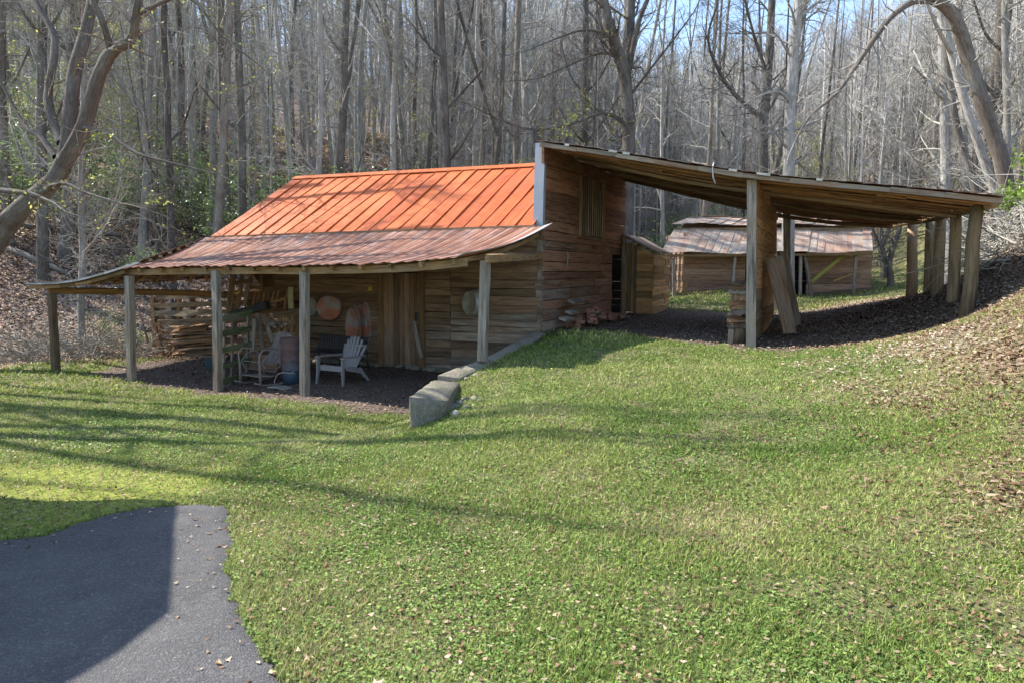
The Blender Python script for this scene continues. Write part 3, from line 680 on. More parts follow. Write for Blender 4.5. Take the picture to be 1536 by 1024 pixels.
# corner braces near the right rake
f = MB(); f.bar(hS(757, 381, -1.6), hT(812, 388, 0)-uD*0+Vector((0, 0, 0)), .07, .07, ZD, .2); f.bar(hS(730, 388, PS+.1), hS(812, 384, -.08), .12, .06, -vD, .3); f.build('rake_brace', W_beam, barn)
# posts
for (tx, ty, bx, by, w, wx) in ((457, 408, 457, 591, .125, .85), (323.5, 406, 327, 588, .125, .7), (194.5, 414, 198, 573, .135, .55), (77.5, 440, 84, 561, .13, .35)):
    b = hS(bx, by, PS); t = hS(tx, ty, PS); b.z = h1(b.x, b.y)-.08; t.z -= .0; f = MB(); f.bar(b, t, w, w*.95, -vD, wx, .006, seg=5, bow=R.uniform(-.015, .015)); f.build('porch_post', W_old, barn)
b = hY(724, 541, 10.62); t = hY(728.5, 391, 10.62); f = MB(); f.bar(b, t, .125, .12, -vD, .9, .005, seg=5, bow=.01); f.build('porch_post', W_old, barn)
b = hS(236, 545, .6); t = hS(231, 446, .6); b.z = h1(b.x, b.y)-.05; f = MB(); f.bar(b, t, .14, .14, -vD, .1, .01, seg=4); f.build('porch_post', W_lum, barn)
# ---- annex behind the side wall
s_an = SE-.25
a0, a1 = hS(936, 465, s_an), hS(978, 463, s_an); tA0, tA1 = ts(a0)[0], ts(a1)[0]; zg = min(a0.z, a1.z)-.1
zr0, zr1 = ts(hS(937, 354, s_an))[2], ts(hS(980, 379, s_an))[2]
an = empty('annex', Vector((a0.x, a0.y, zg))-barn.location); an.parent = barn
tD = ts(hS(952, 420, s_an))[0]
f = MB()
boardwall(f, U(0, s_an, 0), -uD, -vD, -tD+.02, -tA1, zg, max(zr0, zr1), .19, .035, (), lambda a, z: .3, (2, 3), zmax=lambda a: lerp(zr0, zr1, (a+tA0)/(tA0-tA1))-.02)
for k in range(3): boardwall(f, U(tA1, s_an+.03, 0), vD, -uD, 0, 2.2, zg, zr1-.05, .19, .035, (), lambda a, z: .3, (1, 2)) if k == 0 else None
f.bar(U(tD-.05, s_an+.06, zg+.0), U(tD-.05, s_an+.06, zr0-.2), .02, .02, -vD, .2); f.bar(U(tA0, s_an+.07, (zg+zr1)/2), U(tA1+.03, s_an+.07, (zg+zr1)/2), zr1-zg-.1, .02, -vD, .2); f.build('annex_wall', W_part, an)
f = MB(); n = 3; ww = (tA0-tD)/n
for i in range(n): f.bar(U(tA0-ww*(i+.5), s_an-.035, zg+.08), U(tA0-ww*(i+.5), s_an-.035, lerp(zr0, zr1, .2)-.1), ww-.01, .03, -vD, .35, seg=2)
f.build('annex_door', W_beam, an)
f = MB(); f.bar(U(tA0+.02, s_an-.03, zg), U(tA0+.02, s_an-.03, zr0-.04), .09, .07, -vD, .6); f.bar(U(tD-.02, s_an-.04, zg), U(tD-.02, s_an-.04, zr0-.25), .07, .05, -vD, .5); f.build('annex_frame', W_old, an)
f = MB()
for i in range(8): 
    e = .12+.34*i; f.bar(U(tA0+.02, s_an-.22+e*.9, zr0+.03), U(tA1-.12, s_an-.22+e*.9, zr1+.0), .29, .02, ZD, .3, pc=f.col(), tw=.1)
for k in range(5): f.bar(U(lerp(tA0, tA1-.1, (k+.5)/5), s_an-.2, lerp(zr0, zr1, (k+.5)/5)-.03), U(lerp(tA0, tA1-.1, (k+.5)/5), s_an+2, lerp(zr0, zr1, (k+.5)/5)-.03), .1, .04, ZD, .4)
f.build('annex_roof', W_barn, an)
# ---- big lean-to roof on the right
rf = empty('lean_to', U(0, 0, .8)-barn.location); rf.parent = barn
f = MB(); nn = 38
for i in range(nn):
    b0 = (i+.5)/nn; x = 0.0; 
    cuts = sorted([0]+[R.uniform(.15, .9) for _ in range(2)]+[1])
    for c0, c1 in zip(cuts[:-1], cuts[1:]):
        if c1-c0 < .03: continue
        m_ = max(2, int((c1-c0)*8)); pts = [roofP(lerp(c0, c1, k/m_), b0+R.uniform(-.002, .002), -.055+R.uniform(-.006, .006)) for k in range(m_+1)]
        vs = []; st = []; o_ = R.uniform(0, 60); w = 7.0/nn*R.uniform(.78, .97); pc = f.col(R.uniform(.1, .6)); drop = R.uniform(-.035, .014)
        for k, p in enumerate(pts):
            for a, b in ((-.5, -.5), (.5, -.5), (.5, .5), (-.5, .5)):
                vs.append(p+vD*(a*w)+ZD*(b*.028+drop+a*.01)); st.append((k*8/8+o_, a*w, b*.03))
        fs = [(3, 2, 1, 0), tuple(m_*4+k for k in range(4))]
        for k in range(m_):
            for a in range(4): b = (a+1) % 4; fs.append((k*4+a, k*4+b, k*4+4+b, k*4+4+a))
        f.add(vs, fs, st, pc)
f.build('roof_boards', W_under, rf)
f = MB()
for k in range(3):
    b = (.30, .62, .985)[k]; pts = [roofP(a/10, b, -.13) for a in range(11)]
    f.tube(pts, .05, 7, .3, rough=.12); f.build('purlin', W_log, rf); f = MB()
f = MB()
for i in range(24):
    pc = f.col(); xs_ = [i/24-.004, (i+.5)/24, (i+1)/24+.004]
    f.grid(lambda a, j: roofP(xs_[a], -.012+1.02*j/8, -.012+(.0, .012, .006)[a]+(i % 2)*.005), 2, 8, .006, ZD, lambda a, j: pc, lambda a, j: (i*1.3+a*.2, j*.8, 0))
f.build('roof_tin', M_tin, rf)
f = MB()
for k in range(10): a, b = k/10, (k+1)/10; f.bar(roofP(a, -.004, -.075), roofP(b, -.004, -.075), .035, .075, ZD, .5, pc=(R.uniform(.2, .5), .6, .5, 1), jit=.006)
f.build('front_fascia', W_barn, rf)
f = MB()
for k_, (a, L_) in enumerate(((.185, .35), (.07, .2), (.47, .3), (.53, .5), (.655, .2), (.22, .3))):
    f = MB(); f.bar(roofP(a, -.016, -.025), roofP(a+L_*.06, -.016, -.028), .012, .035, ZD, .5, jit=.003); f.build('loose_tin_strip', M_galv, rf)
f = MB(); f.bar(roofP(.92, -.02, .0), roofP(1.0, -.02, .012), .08, .006, ZD, .5); f.build('tin_edge', M_white, rf)
# centre post and partition wall
cb = hS(1127, 516, SF+.18); cb.z = h1(cb.x, cb.y)-.06; ct = hS(1128, 270, SF+.18); tC = ts(cb)[0]
f = MB(); f.bar(cb, ct, .155, .15, -vD, .75, .006, seg=6, bow=.006); f.build('front_post', W_old, rf)
PT = hS(1140, 276, SF+.35); PT1 = hY(1168, 325, 16.4); dirp = (PT1-PT); dirp.z = 0; PL = dirp.length; dirp.normalize(); nrmp = Vector((dirp.y, -dirp.x, 0))
Pb = Vector((cb.x+.04, cb.y+.12, 0))
def ptop(a): return lerp(PT.z+.0, PT1.z, a/PL)
f = MB(); boardwall(f, Pb, dirp, nrmp, 0, PL, .6, PT.z+.02, .19, .035, (), lambda a, z: .15+.5*(z < 2.0)*(a < 1.2), (1.2, 3), zmax=lambda a: ptop(a)+.03, bow=.006)
f.build('partition_wall', W_part, rf)
f = MB(); f.bar(Pb-nrmp*.06+ZD*(PT.z+.04), Pb-nrmp*.06+dirp*(PL+.9)+ZD*(ptop(PL)+.02), .11, .07, nrmp, .1, seg=3); f.build('partition_beam', W_beam, rf)
for k in (.33, .66, .99):
    f = MB(); f.bar(Pb-nrmp*.05+dirp*(PL*k)+ZD*.75, Pb-nrmp*.05+dirp*(PL*k)+ZD*(ptop(PL*k)), .1, .06, nrmp, .5); f.build('partition_stud', W_old, rf)
b = hY(1181, 458, 17.6); t = hY(1180, 318, 17.6); b.z = h1(b.x, b.y)-.05; f = MB(); f.bar(b, t+ZD*.12, .17, .16, -vD, .7, .006, seg=4); f.build('back_post', W_old, rf)
b = hY(1163, 440, 19.3); t = hY(1161, 322, 19.3); b.z = h1(b.x, b.y)-.05; f = MB(); f.bar(b, t+ZD*.1, .13, .13, -vD, .9, .006, seg=3); f.build('back_post', W_old, rf)
# round posts along the low eave
for (bx, by, tx, ty, Y, r) in ((1449, 474, 1466, 312, 10.95, .105), (1428, 463, 1434, 322, 12.3, .10), (1405, 462, 1412, 327, 13.6, .105), (1393, 454, 1396, 331, 14.8, .11), (1367, 453, 1369, 334, 16.2, .12)):
    b = hY(bx, by, Y); b.z = h1(b.x, b.y)-.15; t = hY(tx, ty, Y)+ZD*.03; m1 = b.lerp(t, .33)+Vector((R.uniform(-.02, .02), 0, 0)); m2 = b.lerp(t, .7)+Vector((R.uniform(-.025, .025), 0, 0))
    f = MB(); f.tube([b, m1, m2, t], [r*1.08, r, r*.95, r*.88], 12, .25, rough=.03); f.build('round_post', W_log, rf)
f = MB(); e0, e1 = hY(1492, 304, 10.6), hY(1340, 337, 17.6); pts = [e0.lerp(e1, k/6)+ZD*(-.02+R.uniform(-.015, .015)) for k in range(7)]; f.tube(pts, [.085]*7, 8, .3, rough=.06); f.build('eave_log', W_log, rf)
# gutter wire hanging
p = roofP(.37, -.02, -.02); q0 = hS(1071, 244, SF-.1)
f = MB(); f.tube([q0, hS(1069, 252, SF-.1), hS(1069.5, 266, SF-.1), hS(1073, 276, SF-.1)], .012, 6); solo(f, 'hanging_strap', M_white, q0, label='pale strap dangling from the front edge of the lean-to roof', cat='strap')
f = MB(); q0 = hT(851, 378, -.07); f.tube([q0, q0-ZD*.1+vD*.05, q0-ZD*.28-vD*.02, q0-ZD*.38+vD*.03], .008, 5); solo(f, 'wire_hook', M_white, q0, label='bent white wire hanging on the side wall below the slatted hatch', cat='wire')
# ================================================================ second shed in the meadow
SY = 30.5
sg = hG(1150, 443); SY = 30.5
shed = empty('shed', (hY(1150, 441, SY).x, SY+1.5, h1(hY(1150, 441, SY).x, SY)), 'low weathered shed with patched rusty tin roof beyond the lean-to', 'shed')
gl = lambda px, Y=SY: h1(hY(px, 440, Y).x, Y)
f = MB()
X0, X1, X2, X3 = hY(1024, 430, SY+.6).x, hY(1117, 430, SY+.6).x, hY(1209, 430, SY+.6).x, hY(1305, 430, SY+.6).x
ex = Vector((1, 0, 0)); ny = Vector((0, -1, 0))
zb = hY(1100, 442, SY+.6).z; zt = hY(1100, 372, SY+.6).z+.3
for xa, xb in ((X0, X1), (X2, X3)): boardwall(f, Vector((0, SY+.6, 0)), ex, ny, xa, xb, zb-.3, zt, .24, .06, (), lambda a, z: .3, (2, 5)); f.build('plank_wall', W_shed, shed); f = MB()
bk = MB(); boardwall(bk, Vector((0, SY+3.2, 0)), ex, ny, X0+.1, X3-.1, zb-.2, zt+.6, .24, .06, (), lambda a, z: .3, (2, 5)); bk.build('rear_wall', W_shade, shed)  # shade of the open bay painted in as near-black boards
for xx in (X0, X3): boardwall(f, Vector((xx, SY+.6, 0)), Vector((0, 1, 0)), ex, 0, 3.6, zb-.2, zt+.4, .24, .06, (), lambda a, z: .3, (2, 4)); f.build('end_wall', W_shed, shed); f = MB()
ev0, ev1 = hY(992, 381, SY-.5), hY(1308, 378, SY-.5); mv0, mv1 = hY(1012, 346, SY+1.1), hY(1306, 347, SY+1.1); rv0, rv1 = hY(1034, 329, SY+2.6), hY(1304, 331, SY+2.6)
def tier(name, a0, a1, b0, b1, n, m, lift, mat):
    f = MB()
    for i in range(n):
        for j in range(m):
            pc = f.col(); u0, u1, w0, w1 = i/n-.004, (i+1)/n+.004, j/m-.02, (j+1)/m+.03; z = lift+.03*((j % 2) == 0)+R.uniform(0, .03)
            f.grid(lambda a, b: a0.lerp(a1, (u0, u1)[a]).lerp(b0.lerp(b1, (u0, u1)[a]), (w0, w1)[b])+ZD*(z-.03*b+.05*math.sin(u0*14)), 1, 1, .015, ZD, lambda a, b: pc, lambda a, b: (i*1.3+a*.5, j*2+b, 0))
    f.build(name, mat, shed)
tier('lower_roof', ev0, ev1, mv0+ZD*.05, mv1+ZD*.05, 26, 2, 0, M_shed)
tier('upper_roof', mv0-ex*.1+ZD*.18, mv1+ZD*.18, rv0, rv1, 17, 2, .08, M_shed)
tier('rear_roof', rv0, rv1, rv0+Vector((-.5, 3.2, -1.5)), rv1+Vector((.3, 3.2, -1.5)), 14, 1, .05, M_shed)
f = MB(); f.bar(ev0-ZD*.09, ev1-ZD*.09, .12, .1, ZD, .2, seg=6); f.bar(mv0+ZD*.02, mv1+ZD*.05, .06, .2, ZD, .5, seg=5); f.build('eave_beam', W_beam, shed)
for (bx, by, tx, ty) in ((1011, 445, 1010, 388), (1098, 440, 1103, 380), (1218, 441, 1207, 382), (1200, 443, 1201, 382), (1280, 441, 1284, 380)):
    b = hY(bx, by, SY-.35); b.z = h1(b.x, b.y)-.05; f = MB(); f.bar(b, hY(tx, ty, SY-.35), .12, .1, ny, .8, seg=2); f.build('shed_post', W_old, shed)
f = MB(); f.bar(hY(1217, 423, SY-.1), hY(1267, 382, SY-.1), .16, .05, ny, .3); f.build('diagonal_brace', plain('yellow_green_paint', (.36, .33, .08), .7, 0, .2), shed)
f = MB(); f.bar(hY(1026, 440, SY-.1), hY(1031, 420, SY-.1), .25, .1, ny, .2, taper=.3); f.build('prop_board', W_part, shed); f = MB(); f.bar(hY(1250, 422, SY+.5), hY(1285, 408, SY+.5), .08, .05, ny, .2); f.build('prop_board', W_part, shed)
for xa, xb in ((X0-.5, X1+.2), (X2-.1, X3)):
    f = MB(); f.bar((xa, SY+.45, h1(xa, SY+.4)+.0), (xb, SY+.45, h1(xb, SY+.4)+.0), .2, .2, ZD, .4, seg=3); f.build('sill_log', W_log, shed)
# ================================================================ TREES
def rdir(rr, d, spread):
    a = d.orthogonal().normalized(); b = d.cross(a); th = rr.uniform(0, 6.283)
    return (d*math.cos(spread)+(a*math.cos(th)+b*math.sin(th))*math.sin(spread)).normalized()
def limb(rr, p, d, L, n, wob, up):
    pts = [Vector(p)]; d = Vector(d)
    for i in range(n):
        d = (d+Vector((rr.gauss(0, wob), rr.gauss(0, wob), rr.gauss(0, wob)+up))).normalized(); pts.append(pts[-1]+d*(L/n))
    return pts
def branchy(mb, rr, p, d, L, r, lev, kids=(5, 4), wob=.16, up=.06, tips=None):
    n = 4 if lev > 1 else (3 if lev == 1 else 2)
    pts = limb(rr, p, d, L, n, wob, up); rad = [max(r*(1-.85*i/n), .0028) for i in range(n+1)]
    mb.tube(pts, rad, 5 if lev > 1 else 3, cap=False, smooth=lev > 0)
    if tips is not None and lev <= 1: tips.append(pts[-1]); tips.append(pts[-2])
    if lev > 0:
        k = kids[0] if lev > 1 else kids[1]
        for i in range(k):
            a = rr.uniform(.22, 1.0); x = a*n; j = min(int(x), n-1); q = pts[j].lerp(pts[j+1], x-j); dd = (pts[j+1]-pts[j]).normalized()
            branchy(mb, rr, q, rdir(rr, dd, rr.uniform(.5, 1.0)), L*rr.uniform(.35, .6), max(r*(1-.8*a)*.7, .004), lev-1, kids, wob*1.1, up, tips)
def make_tree(name, seed, H, r, c0, nb, bl, mat, lean=.03, kids=(5, 4), leaves=0, leafm=None, fork=0, cm=None):
    rr = random.Random(seed); R.seed(seed); root = empty(name, (0, 0, 0))
    f = MB(); n = 12; d = Vector((rr.gauss(0, lean), rr.gauss(0, lean), 1)).normalized(); pts = [Vector((0, 0, -.5))]
    for i in range(n):
        d = (d+Vector((rr.gauss(0, .035), rr.gauss(0, .035), .03))).normalized(); pts.append(pts[-1]+d*((H+.5)/n))
    rad = [r*(1.35 if i == 0 else 1.0)*(1-.86*i/n)+.008 for i in range(n+1)]
    f.tube(pts, rad, 9, cap=False, rough=.05)
    if fork:
        for k in range(fork):
            j = rr.randint(2, 5); q = limb(rr, pts[j], (d+Vector((rr.uniform(-.5, .5), rr.uniform(-.5, .5), 0))).normalized(), H*.6, 7, .07, .12)
            f.tube(q, [rad[j]*.7*(1-.85*i/7)+.006 for i in range(8)], 7, cap=False)
    f.build('trunk', mat, root, False)
    g = MB(); tips = []
    for i in range(nb):
        a = c0+(1-c0)*((i+rr.random())/nb)**1.1; x = a*n; j = min(int(x), n-1); q = pts[j].lerp(pts[j+1], x-j); rl = r*(1-.86*a)
        th = rr.uniform(0, 6.283); el = rr.uniform(.15, 1.0); dd = Vector((math.cos(th)*math.cos(el), math.sin(th)*math.cos(el), math.sin(el)))
        branchy(g, rr, q, dd, bl*rr.uniform(.5, 1.15)*(1-.55*a), max(.45*rl, .012), 2, kids, tips=tips)
    g.build('crown', cm or mat, root, False)
    if leaves:
        T = np.array([tuple(t) for t in tips]); n_ = int(leaves); idx = NR.randint(0, len(T), n_); c = T[idx]+NR.normal(0, .09, (n_, 3))
        V = leafcards(c, .05); o = bulk('foliage', V, 4, np.stack([NR.rand(n_), NR.rand(n_), NR.rand(n_), np.ones(n_)], 1), leafm); o.parent = root
    return root
def leafcards(c, size, flat=.6):
    n = len(c); a = NR.normal(0, 1, (n, 3)); a[:, 2] *= flat; a /= np.linalg.norm(a, axis=1)[:, None]; b = NR.normal(0, 1, (n, 3)); b -= a*(a*b).sum(1)[:, None]; b /= np.linalg.norm(b, axis=1)[:, None]
    s = size*NR.uniform(.6, 1.4, (n, 1)); V = np.zeros((n, 4, 3)); V[:, 0] = c-a*s; V[:, 1] = c+b*s*.45; V[:, 2] = c+a*s; V[:, 3] = c-b*s*.45; return V
M_bud = leafy('spring_buds', [(0, (.22, .27, .05)), (.6, (.38, .40, .08)), (1, (.52, .50, .14))], .4)
M_shrub = leafy('evergreen_leaf', [(0, (.10, .17, .06)), (.5, (.20, .29, .10)), (1, (.38, .46, .19))], .25, .4)
M_bright = leafy('bright_leaf', [(0, (.12, .22, .03)), (.6, (.24, .36, .06)), (1, (.42, .52, .14))], .4, .5)
proto = {}
def P_(k, *a, **kw): proto[k] = make_tree('bare_tree', *a, **kw)
P_('F0', 101, 21, .15, .28, 20, 3.6, B_grey, kids=(4, 3), cm=B_twig); P_('F1', 102, 23, .18, .30, 20, 4.2, B_brown, kids=(4, 3), cm=B_twig); P_('F2', 103, 19, .13, .22, 22, 3.2, B_grey, fork=1, cm=B_twig)
P_('F3', 104, 22, .15, .34, 18, 3.4, B_dark, kids=(4, 3), cm=B_grey); P_('F4', 105, 20, .11, .25, 20, 3.0, B_pale, kids=(4, 3), cm=B_twig); P_('F5', 106, 22, .16, .35, 18, 4.0, B_dark, fork=1, cm=B_grey)
P_('S0', 111, 11, .055, .14, 16, 2.6, B_grey, kids=(4, 3), leaves=500, leafm=M_bud, cm=B_twig); P_('S1', 112, 13, .07, .18, 16, 2.4, B_brown, kids=(4, 3), cm=B_twig); P_('S2', 113, 9, .045, .12, 16, 2.4, B_pale, .06, (4, 3), cm=B_twig); P_('S3', 114, 12, .05, .2, 14, 2.0, B_dark, .05, (4, 3), cm=B_grey)
P_('U0', 121, 8, .075, .12, 20, 3.4, B_brown, .10, (5, 4), 1600, M_bud, 2, cm=B_twig); P_('U1', 122, 9.5, .08, .15, 20, 3.6, B_grey, .12, (5, 4), 0, None, 2, cm=B_twig); P_('U2', 123, 7, .06, .1, 18, 3.0, B_pale, .1, (5, 4), 1200, M_bud, 2, cm=B_twig)
P_('T0', 131, 13, .20, .5, 9, 2.6, B_dark, .02, (3, 2)); P_('T1', 132, 15, .15, .55, 9, 2.4, B_brown, .05, (3, 2), fork=1)
used = set()
def place(kind, x, y, rz, sc, label, group, tilt=(0, 0), cat='tree'):
    src = proto[kind]
    o = src if kind not in used else copy_tree(src)
    used.add(kind); o.location = (x, y, h1(x, y)); o.rotation_euler = (tilt[0], tilt[1], rz); o.scale = (sc, sc, sc)
    meta(o, label, cat, group); return o
def in_barn(x, y, pad=1.2):
    t, s, _ = ts(Vector((x, y, 0))); return -10.5-pad < t < 13+pad and -6 < s < 8.2+pad
def free(x, y):
    if in_barn(x, y): return False
    px = 768+x/y*1024*.995
    if 940 < px < 1460 and y < 35.5: return False
    if 1300 < px < 1445 and y < 44: return False
    if y < 18.2 and x < 2: return False
    if -2 < x < 3 and y < 23: return False
    return True
TT = random.Random(5); placed = []
def scatter_trees(n, kinds, x0, x1, y0, y1, md, zone, sc=(.85, 1.15), tilt=.04, pxr=None):
    c = 0; tries = 0
    while c < n and tries < n*60:
        tries += 1; y = y0+(y1-y0)*TT.random()**.8
        if pxr: x = (TT.uniform(*pxr)-768)/1024*y
        else: x = TT.uniform(x0, x1)
        if not free(x, y): continue
        if any((x-a)**2+(y-b)**2 < md*md for a, b in placed): continue
        k = TT.choice(kinds); placed.append((x, y)); c += 1
        place(k, x, y, TT.uniform(0, 6.28), TT.uniform(*sc), zone[0], zone[1], (TT.gauss(0, tilt), TT.gauss(0, tilt)))
# ---- named trees, traced as limbs with real depth
def traced(label, mat, limbs, seed, twl=1.6, nt=5, name='bare_tree', buds=0, cm=None, kids=(5, 4), group=None):
    rr = random.Random(seed); p0 = hY(*limbs[0][0][:3]); gz = h1(p0.x, p0.y)
    root = empty(name, (p0.x, p0.y, gz), label, 'tree', group); f = MB(); g = MB(); tips = []
    for li, L in enumerate(limbs):
        P = [hY(a, b, Y) for a, b, Y, w in L]; Rr = [w/2/1024*Y*(.84 if name != 'bare_tree' else 1) for a, b, Y, w in L]
        if li == 0: P = [Vector((P[0].x, P[0].y, min(gz, P[0].z)-.3))]+P; Rr = [Rr[0]*1.2]+Rr
        Q, S = [], []
        for i in range(len(P)-1):
            m = 4
            for k in range(m):
                t = k/m; a, b, c, d = P[max(i-1, 0)], P[i], P[i+1], P[min(i+2, len(P)-1)]
                q = .5*((2*b)+(c-a)*t+(2*a-5*b+4*c-d)*t*t+(3*b-a-3*c+d)*t**3); Q.append(q); S.append(lerp(Rr[i], Rr[i+1], t))
        Q.append(P[-1]); S.append(Rr[-1])
        (f if S[0] > .035 or li == 0 else g).tube(Q, S, 10, cap=False, rough=.07)
        for i in range(len(Q)-1):
            if S[i] < .13 or i > len(Q)*.35:
                for _ in range(max(1, int(nt*(1 if S[i] < .08 else .5)))):
                    if rr.random() < .55:
                        d = (Q[i+1]-Q[i]).normalized(); branchy(g, rr, Q[i], rdir(rr, d, rr.uniform(.5, 1.2)), twl*rr.uniform(.4, 1.3), max(.3*S[i], .007), 2 if twl > 1.2 else 1, kids, .2, .03, tips)
        if li: branchy(g, rr, Q[-1], (Q[-1]-Q[-2]).normalized(), twl*1.5, S[-1], 2, kids, .15, .04, tips)
    f.build('trunk', mat, root); g.build('crown', cm or mat, root)
    if buds:
        T = np.array([tuple(t) for t in tips]); c = T[NR.randint(0, len(T), buds)]+NR.normal(0, .06, (buds, 3))
        V = leafcards(c, .035)-np.array(root.location); o = bulk('foliage', V, 4, np.stack([NR.rand(buds)]*3+[np.ones(buds)], 1), M_bud); o.parent = root
    return root
traced('large crooked tree at the left edge, forking into several curved brown limbs', B_brown, [
    [(-90, 470, 15, 50), (-25, 385, 15, 42), (20, 325, 15, 35), (70, 282, 15, 31), (95, 250, 15, 27)],
    [(70, 282, 15, 26), (98, 232, 15, 24), (110, 120, 15.3, 22), (128, 50, 15.6, 19), (142, -20, 16, 16), (150, -120, 16.5, 9)],
    [(92, 252, 15, 28), (125, 190, 14.8, 25), (150, 110, 14.6, 22), (170, 76, 14.5, 20), (196, 60, 14.4, 16), (204, 20, 14.2, 13), (214, -60, 14, 8)],
    [(166, 78, 14.5, 12), (156, 40, 14.2, 11), (140, 0, 14, 9), (128, -50, 14, 5)],
    [(84, 236, 15, 12), (60, 205, 15.4, 10), (38, 190, 15.8, 8), (10, 140, 16.2, 5), (-20, 80, 16.5, 3)],
    [(92, 215, 15, 16), (72, 150, 15.5, 14), (82, 60, 16, 11), (52, 0, 16.4, 10), (40, -60, 17, 5)],
    [(115, 190, 14.8, 8), (160, 200, 14.4, 7), (205, 230, 14, 5.5), (260, 245, 13.6, 3.6), (330, 262, 13.2, 2)],
    [(45, 300, 15, 9), (90, 275, 14.6, 7), (130, 290, 14.2, 5), (180, 305, 13.8, 3)],
    [(-10, 285, 14.8, 10), (40, 290, 14.5, 9), (60, 296, 14.4, 6)],
    [(210, 20, 14.2, 7), (280, -5, 14, 5.5), (330, 50, 13.7, 4), (385, 95, 13.5, 2.4)],
    ], 31, 1.0, 1.6, 'crooked_tree', 900, cm=B_brown, kids=(4, 3))
traced('tall dark forked tree rising behind the high end of the lean-to roof', B_dark, [
    [(938, 400, 25, 27), (941, 300, 25, 24), (943, 200, 25, 23), (936, 110, 25, 22), (920, 60, 24.8, 19), (905, 0, 24.6, 16), (890, -80, 24.4, 9)],
    [(940, 108, 25, 16), (946, 60, 25.3, 15), (946, 0, 25.5, 13), (950, -90, 25.7, 8)], [(944, 105, 25, 10), (956, 40, 25, 9), (975, -10, 25, 7), (990, -60, 25, 4)],
    [(937, 185, 25, 8), (905, 170, 24.5, 6.5), (860, 185, 24, 5), (800, 195, 23.5, 4), (745, 178, 23, 2.4)], [(929, 88, 25, 6), (900, 80, 24.6, 5), (850, 100, 24.2, 3.4), (810, 118, 24, 2)],
    [(920, 60, 24.8, 5), (880, 45, 24.5, 4), (830, 60, 24.2, 2.4)], [(948, 140, 25, 5), (975, 105, 25, 4), (1010, 60, 25, 3), (1040, 20, 25, 2)]], 32, 1.6, 5, 'forked_tree')
traced('smooth pale grey straight tree behind the middle of the lean-to roof', B_pale, [
    [(1181, 400, 24, 20), (1183, 300, 24, 17), (1184, 200, 24, 16.5), (1190, 90, 24, 15), (1198, 0, 24, 13), (1202, -100, 24, 9)],
    [(1188, 158, 24, 5), (1172, 140, 23.7, 4), (1150, 140, 23.4, 3), (1120, 155, 23, 1.8)], [(1196, 30, 24, 5), (1225, 5, 23.7, 4), (1260, -20, 23.4, 3)], [(1184, 190, 24, 4), (1150, 200, 23.6, 3), (1110, 192, 23.3, 1.8)]], 33, 1.4, 4)
traced('dark tree with an arm reaching up left beside the pale straight trunk', B_dark, [
    [(1148, 420, 27, 15), (1146, 320, 27, 14), (1145, 200, 27, 13), (1153, 100, 27, 12), (1158, 0, 27, 10), (1160, -80, 27, 6)],
    [(1140, 175, 27, 7), (1105, 145, 26.6, 6), (1080, 110, 26.3, 5), (1062, 60, 26, 3.6), (1075, 10, 25.8, 2.6)], [(1150, 110, 27, 5), (1130, 50, 26.6, 4), (1115, -10, 26.3, 3)]], 34, 1.6, 5)
traced('big leaning tree at the upper right whose long branch arches down over the lean-to roof', B_brown, [
    [(1545, 440, 17, 32), (1518, 330, 17, 28), (1500, 235, 17, 25), (1472, 150, 17, 23), (1450, 80, 17, 22), (1428, 20, 16.8, 21), (1390, -10, 16.6, 17), (1350, -60, 16.4, 12)],
    [(1412, 0, 16.7, 13), (1370, 3, 16.4, 11), (1335, 28, 16.1, 9.5), (1300, 75, 15.8, 9.5), (1280, 105, 15.6, 8), (1255, 140, 15.4, 5.5), (1215, 175, 15.2, 4), (1195, 207, 15.1, 2.4)],
    [(1280, 108, 15.6, 4), (1262, 118, 15.5, 3.4), (1250, 90, 15.4, 2)], [(1290, 155, 15.6, 3), (1320, 180, 15.4, 3), (1345, 210, 15.3, 2)], [(1430, 30, 16.8, 9), (1445, -10, 17, 7), (1450, -60, 17, 5)]], 35, 1.2, 2.5, 'leaning_tree', cm=B_grey, kids=(4, 3))
traced('slimmer leaning trunk just left of the big leaning tree at the right', B_grey, [
    [(1515, 400, 18, 18), (1496, 300, 18, 16), (1476, 240, 18, 15), (1452, 170, 18, 14), (1430, 90, 18, 13), (1405, 0, 18, 11), (1385, -60, 18, 9)], [(1430, 85, 18, 8), (1405, 40, 17.6, 7), (1380, -20, 17.4, 5)]], 36, 1.1, 2, 'leaning_tree', kids=(4, 3))
traced('thin curved stem rising from the leaning trunks at the right', B_dark, [
    [(1478, 380, 19, 12), (1462, 280, 19, 11), (1438, 200, 19, 10), (1424, 120, 19, 9), (1416, 30, 19, 8), (1412, -60, 19, 5)]], 37, 1.1, 3)
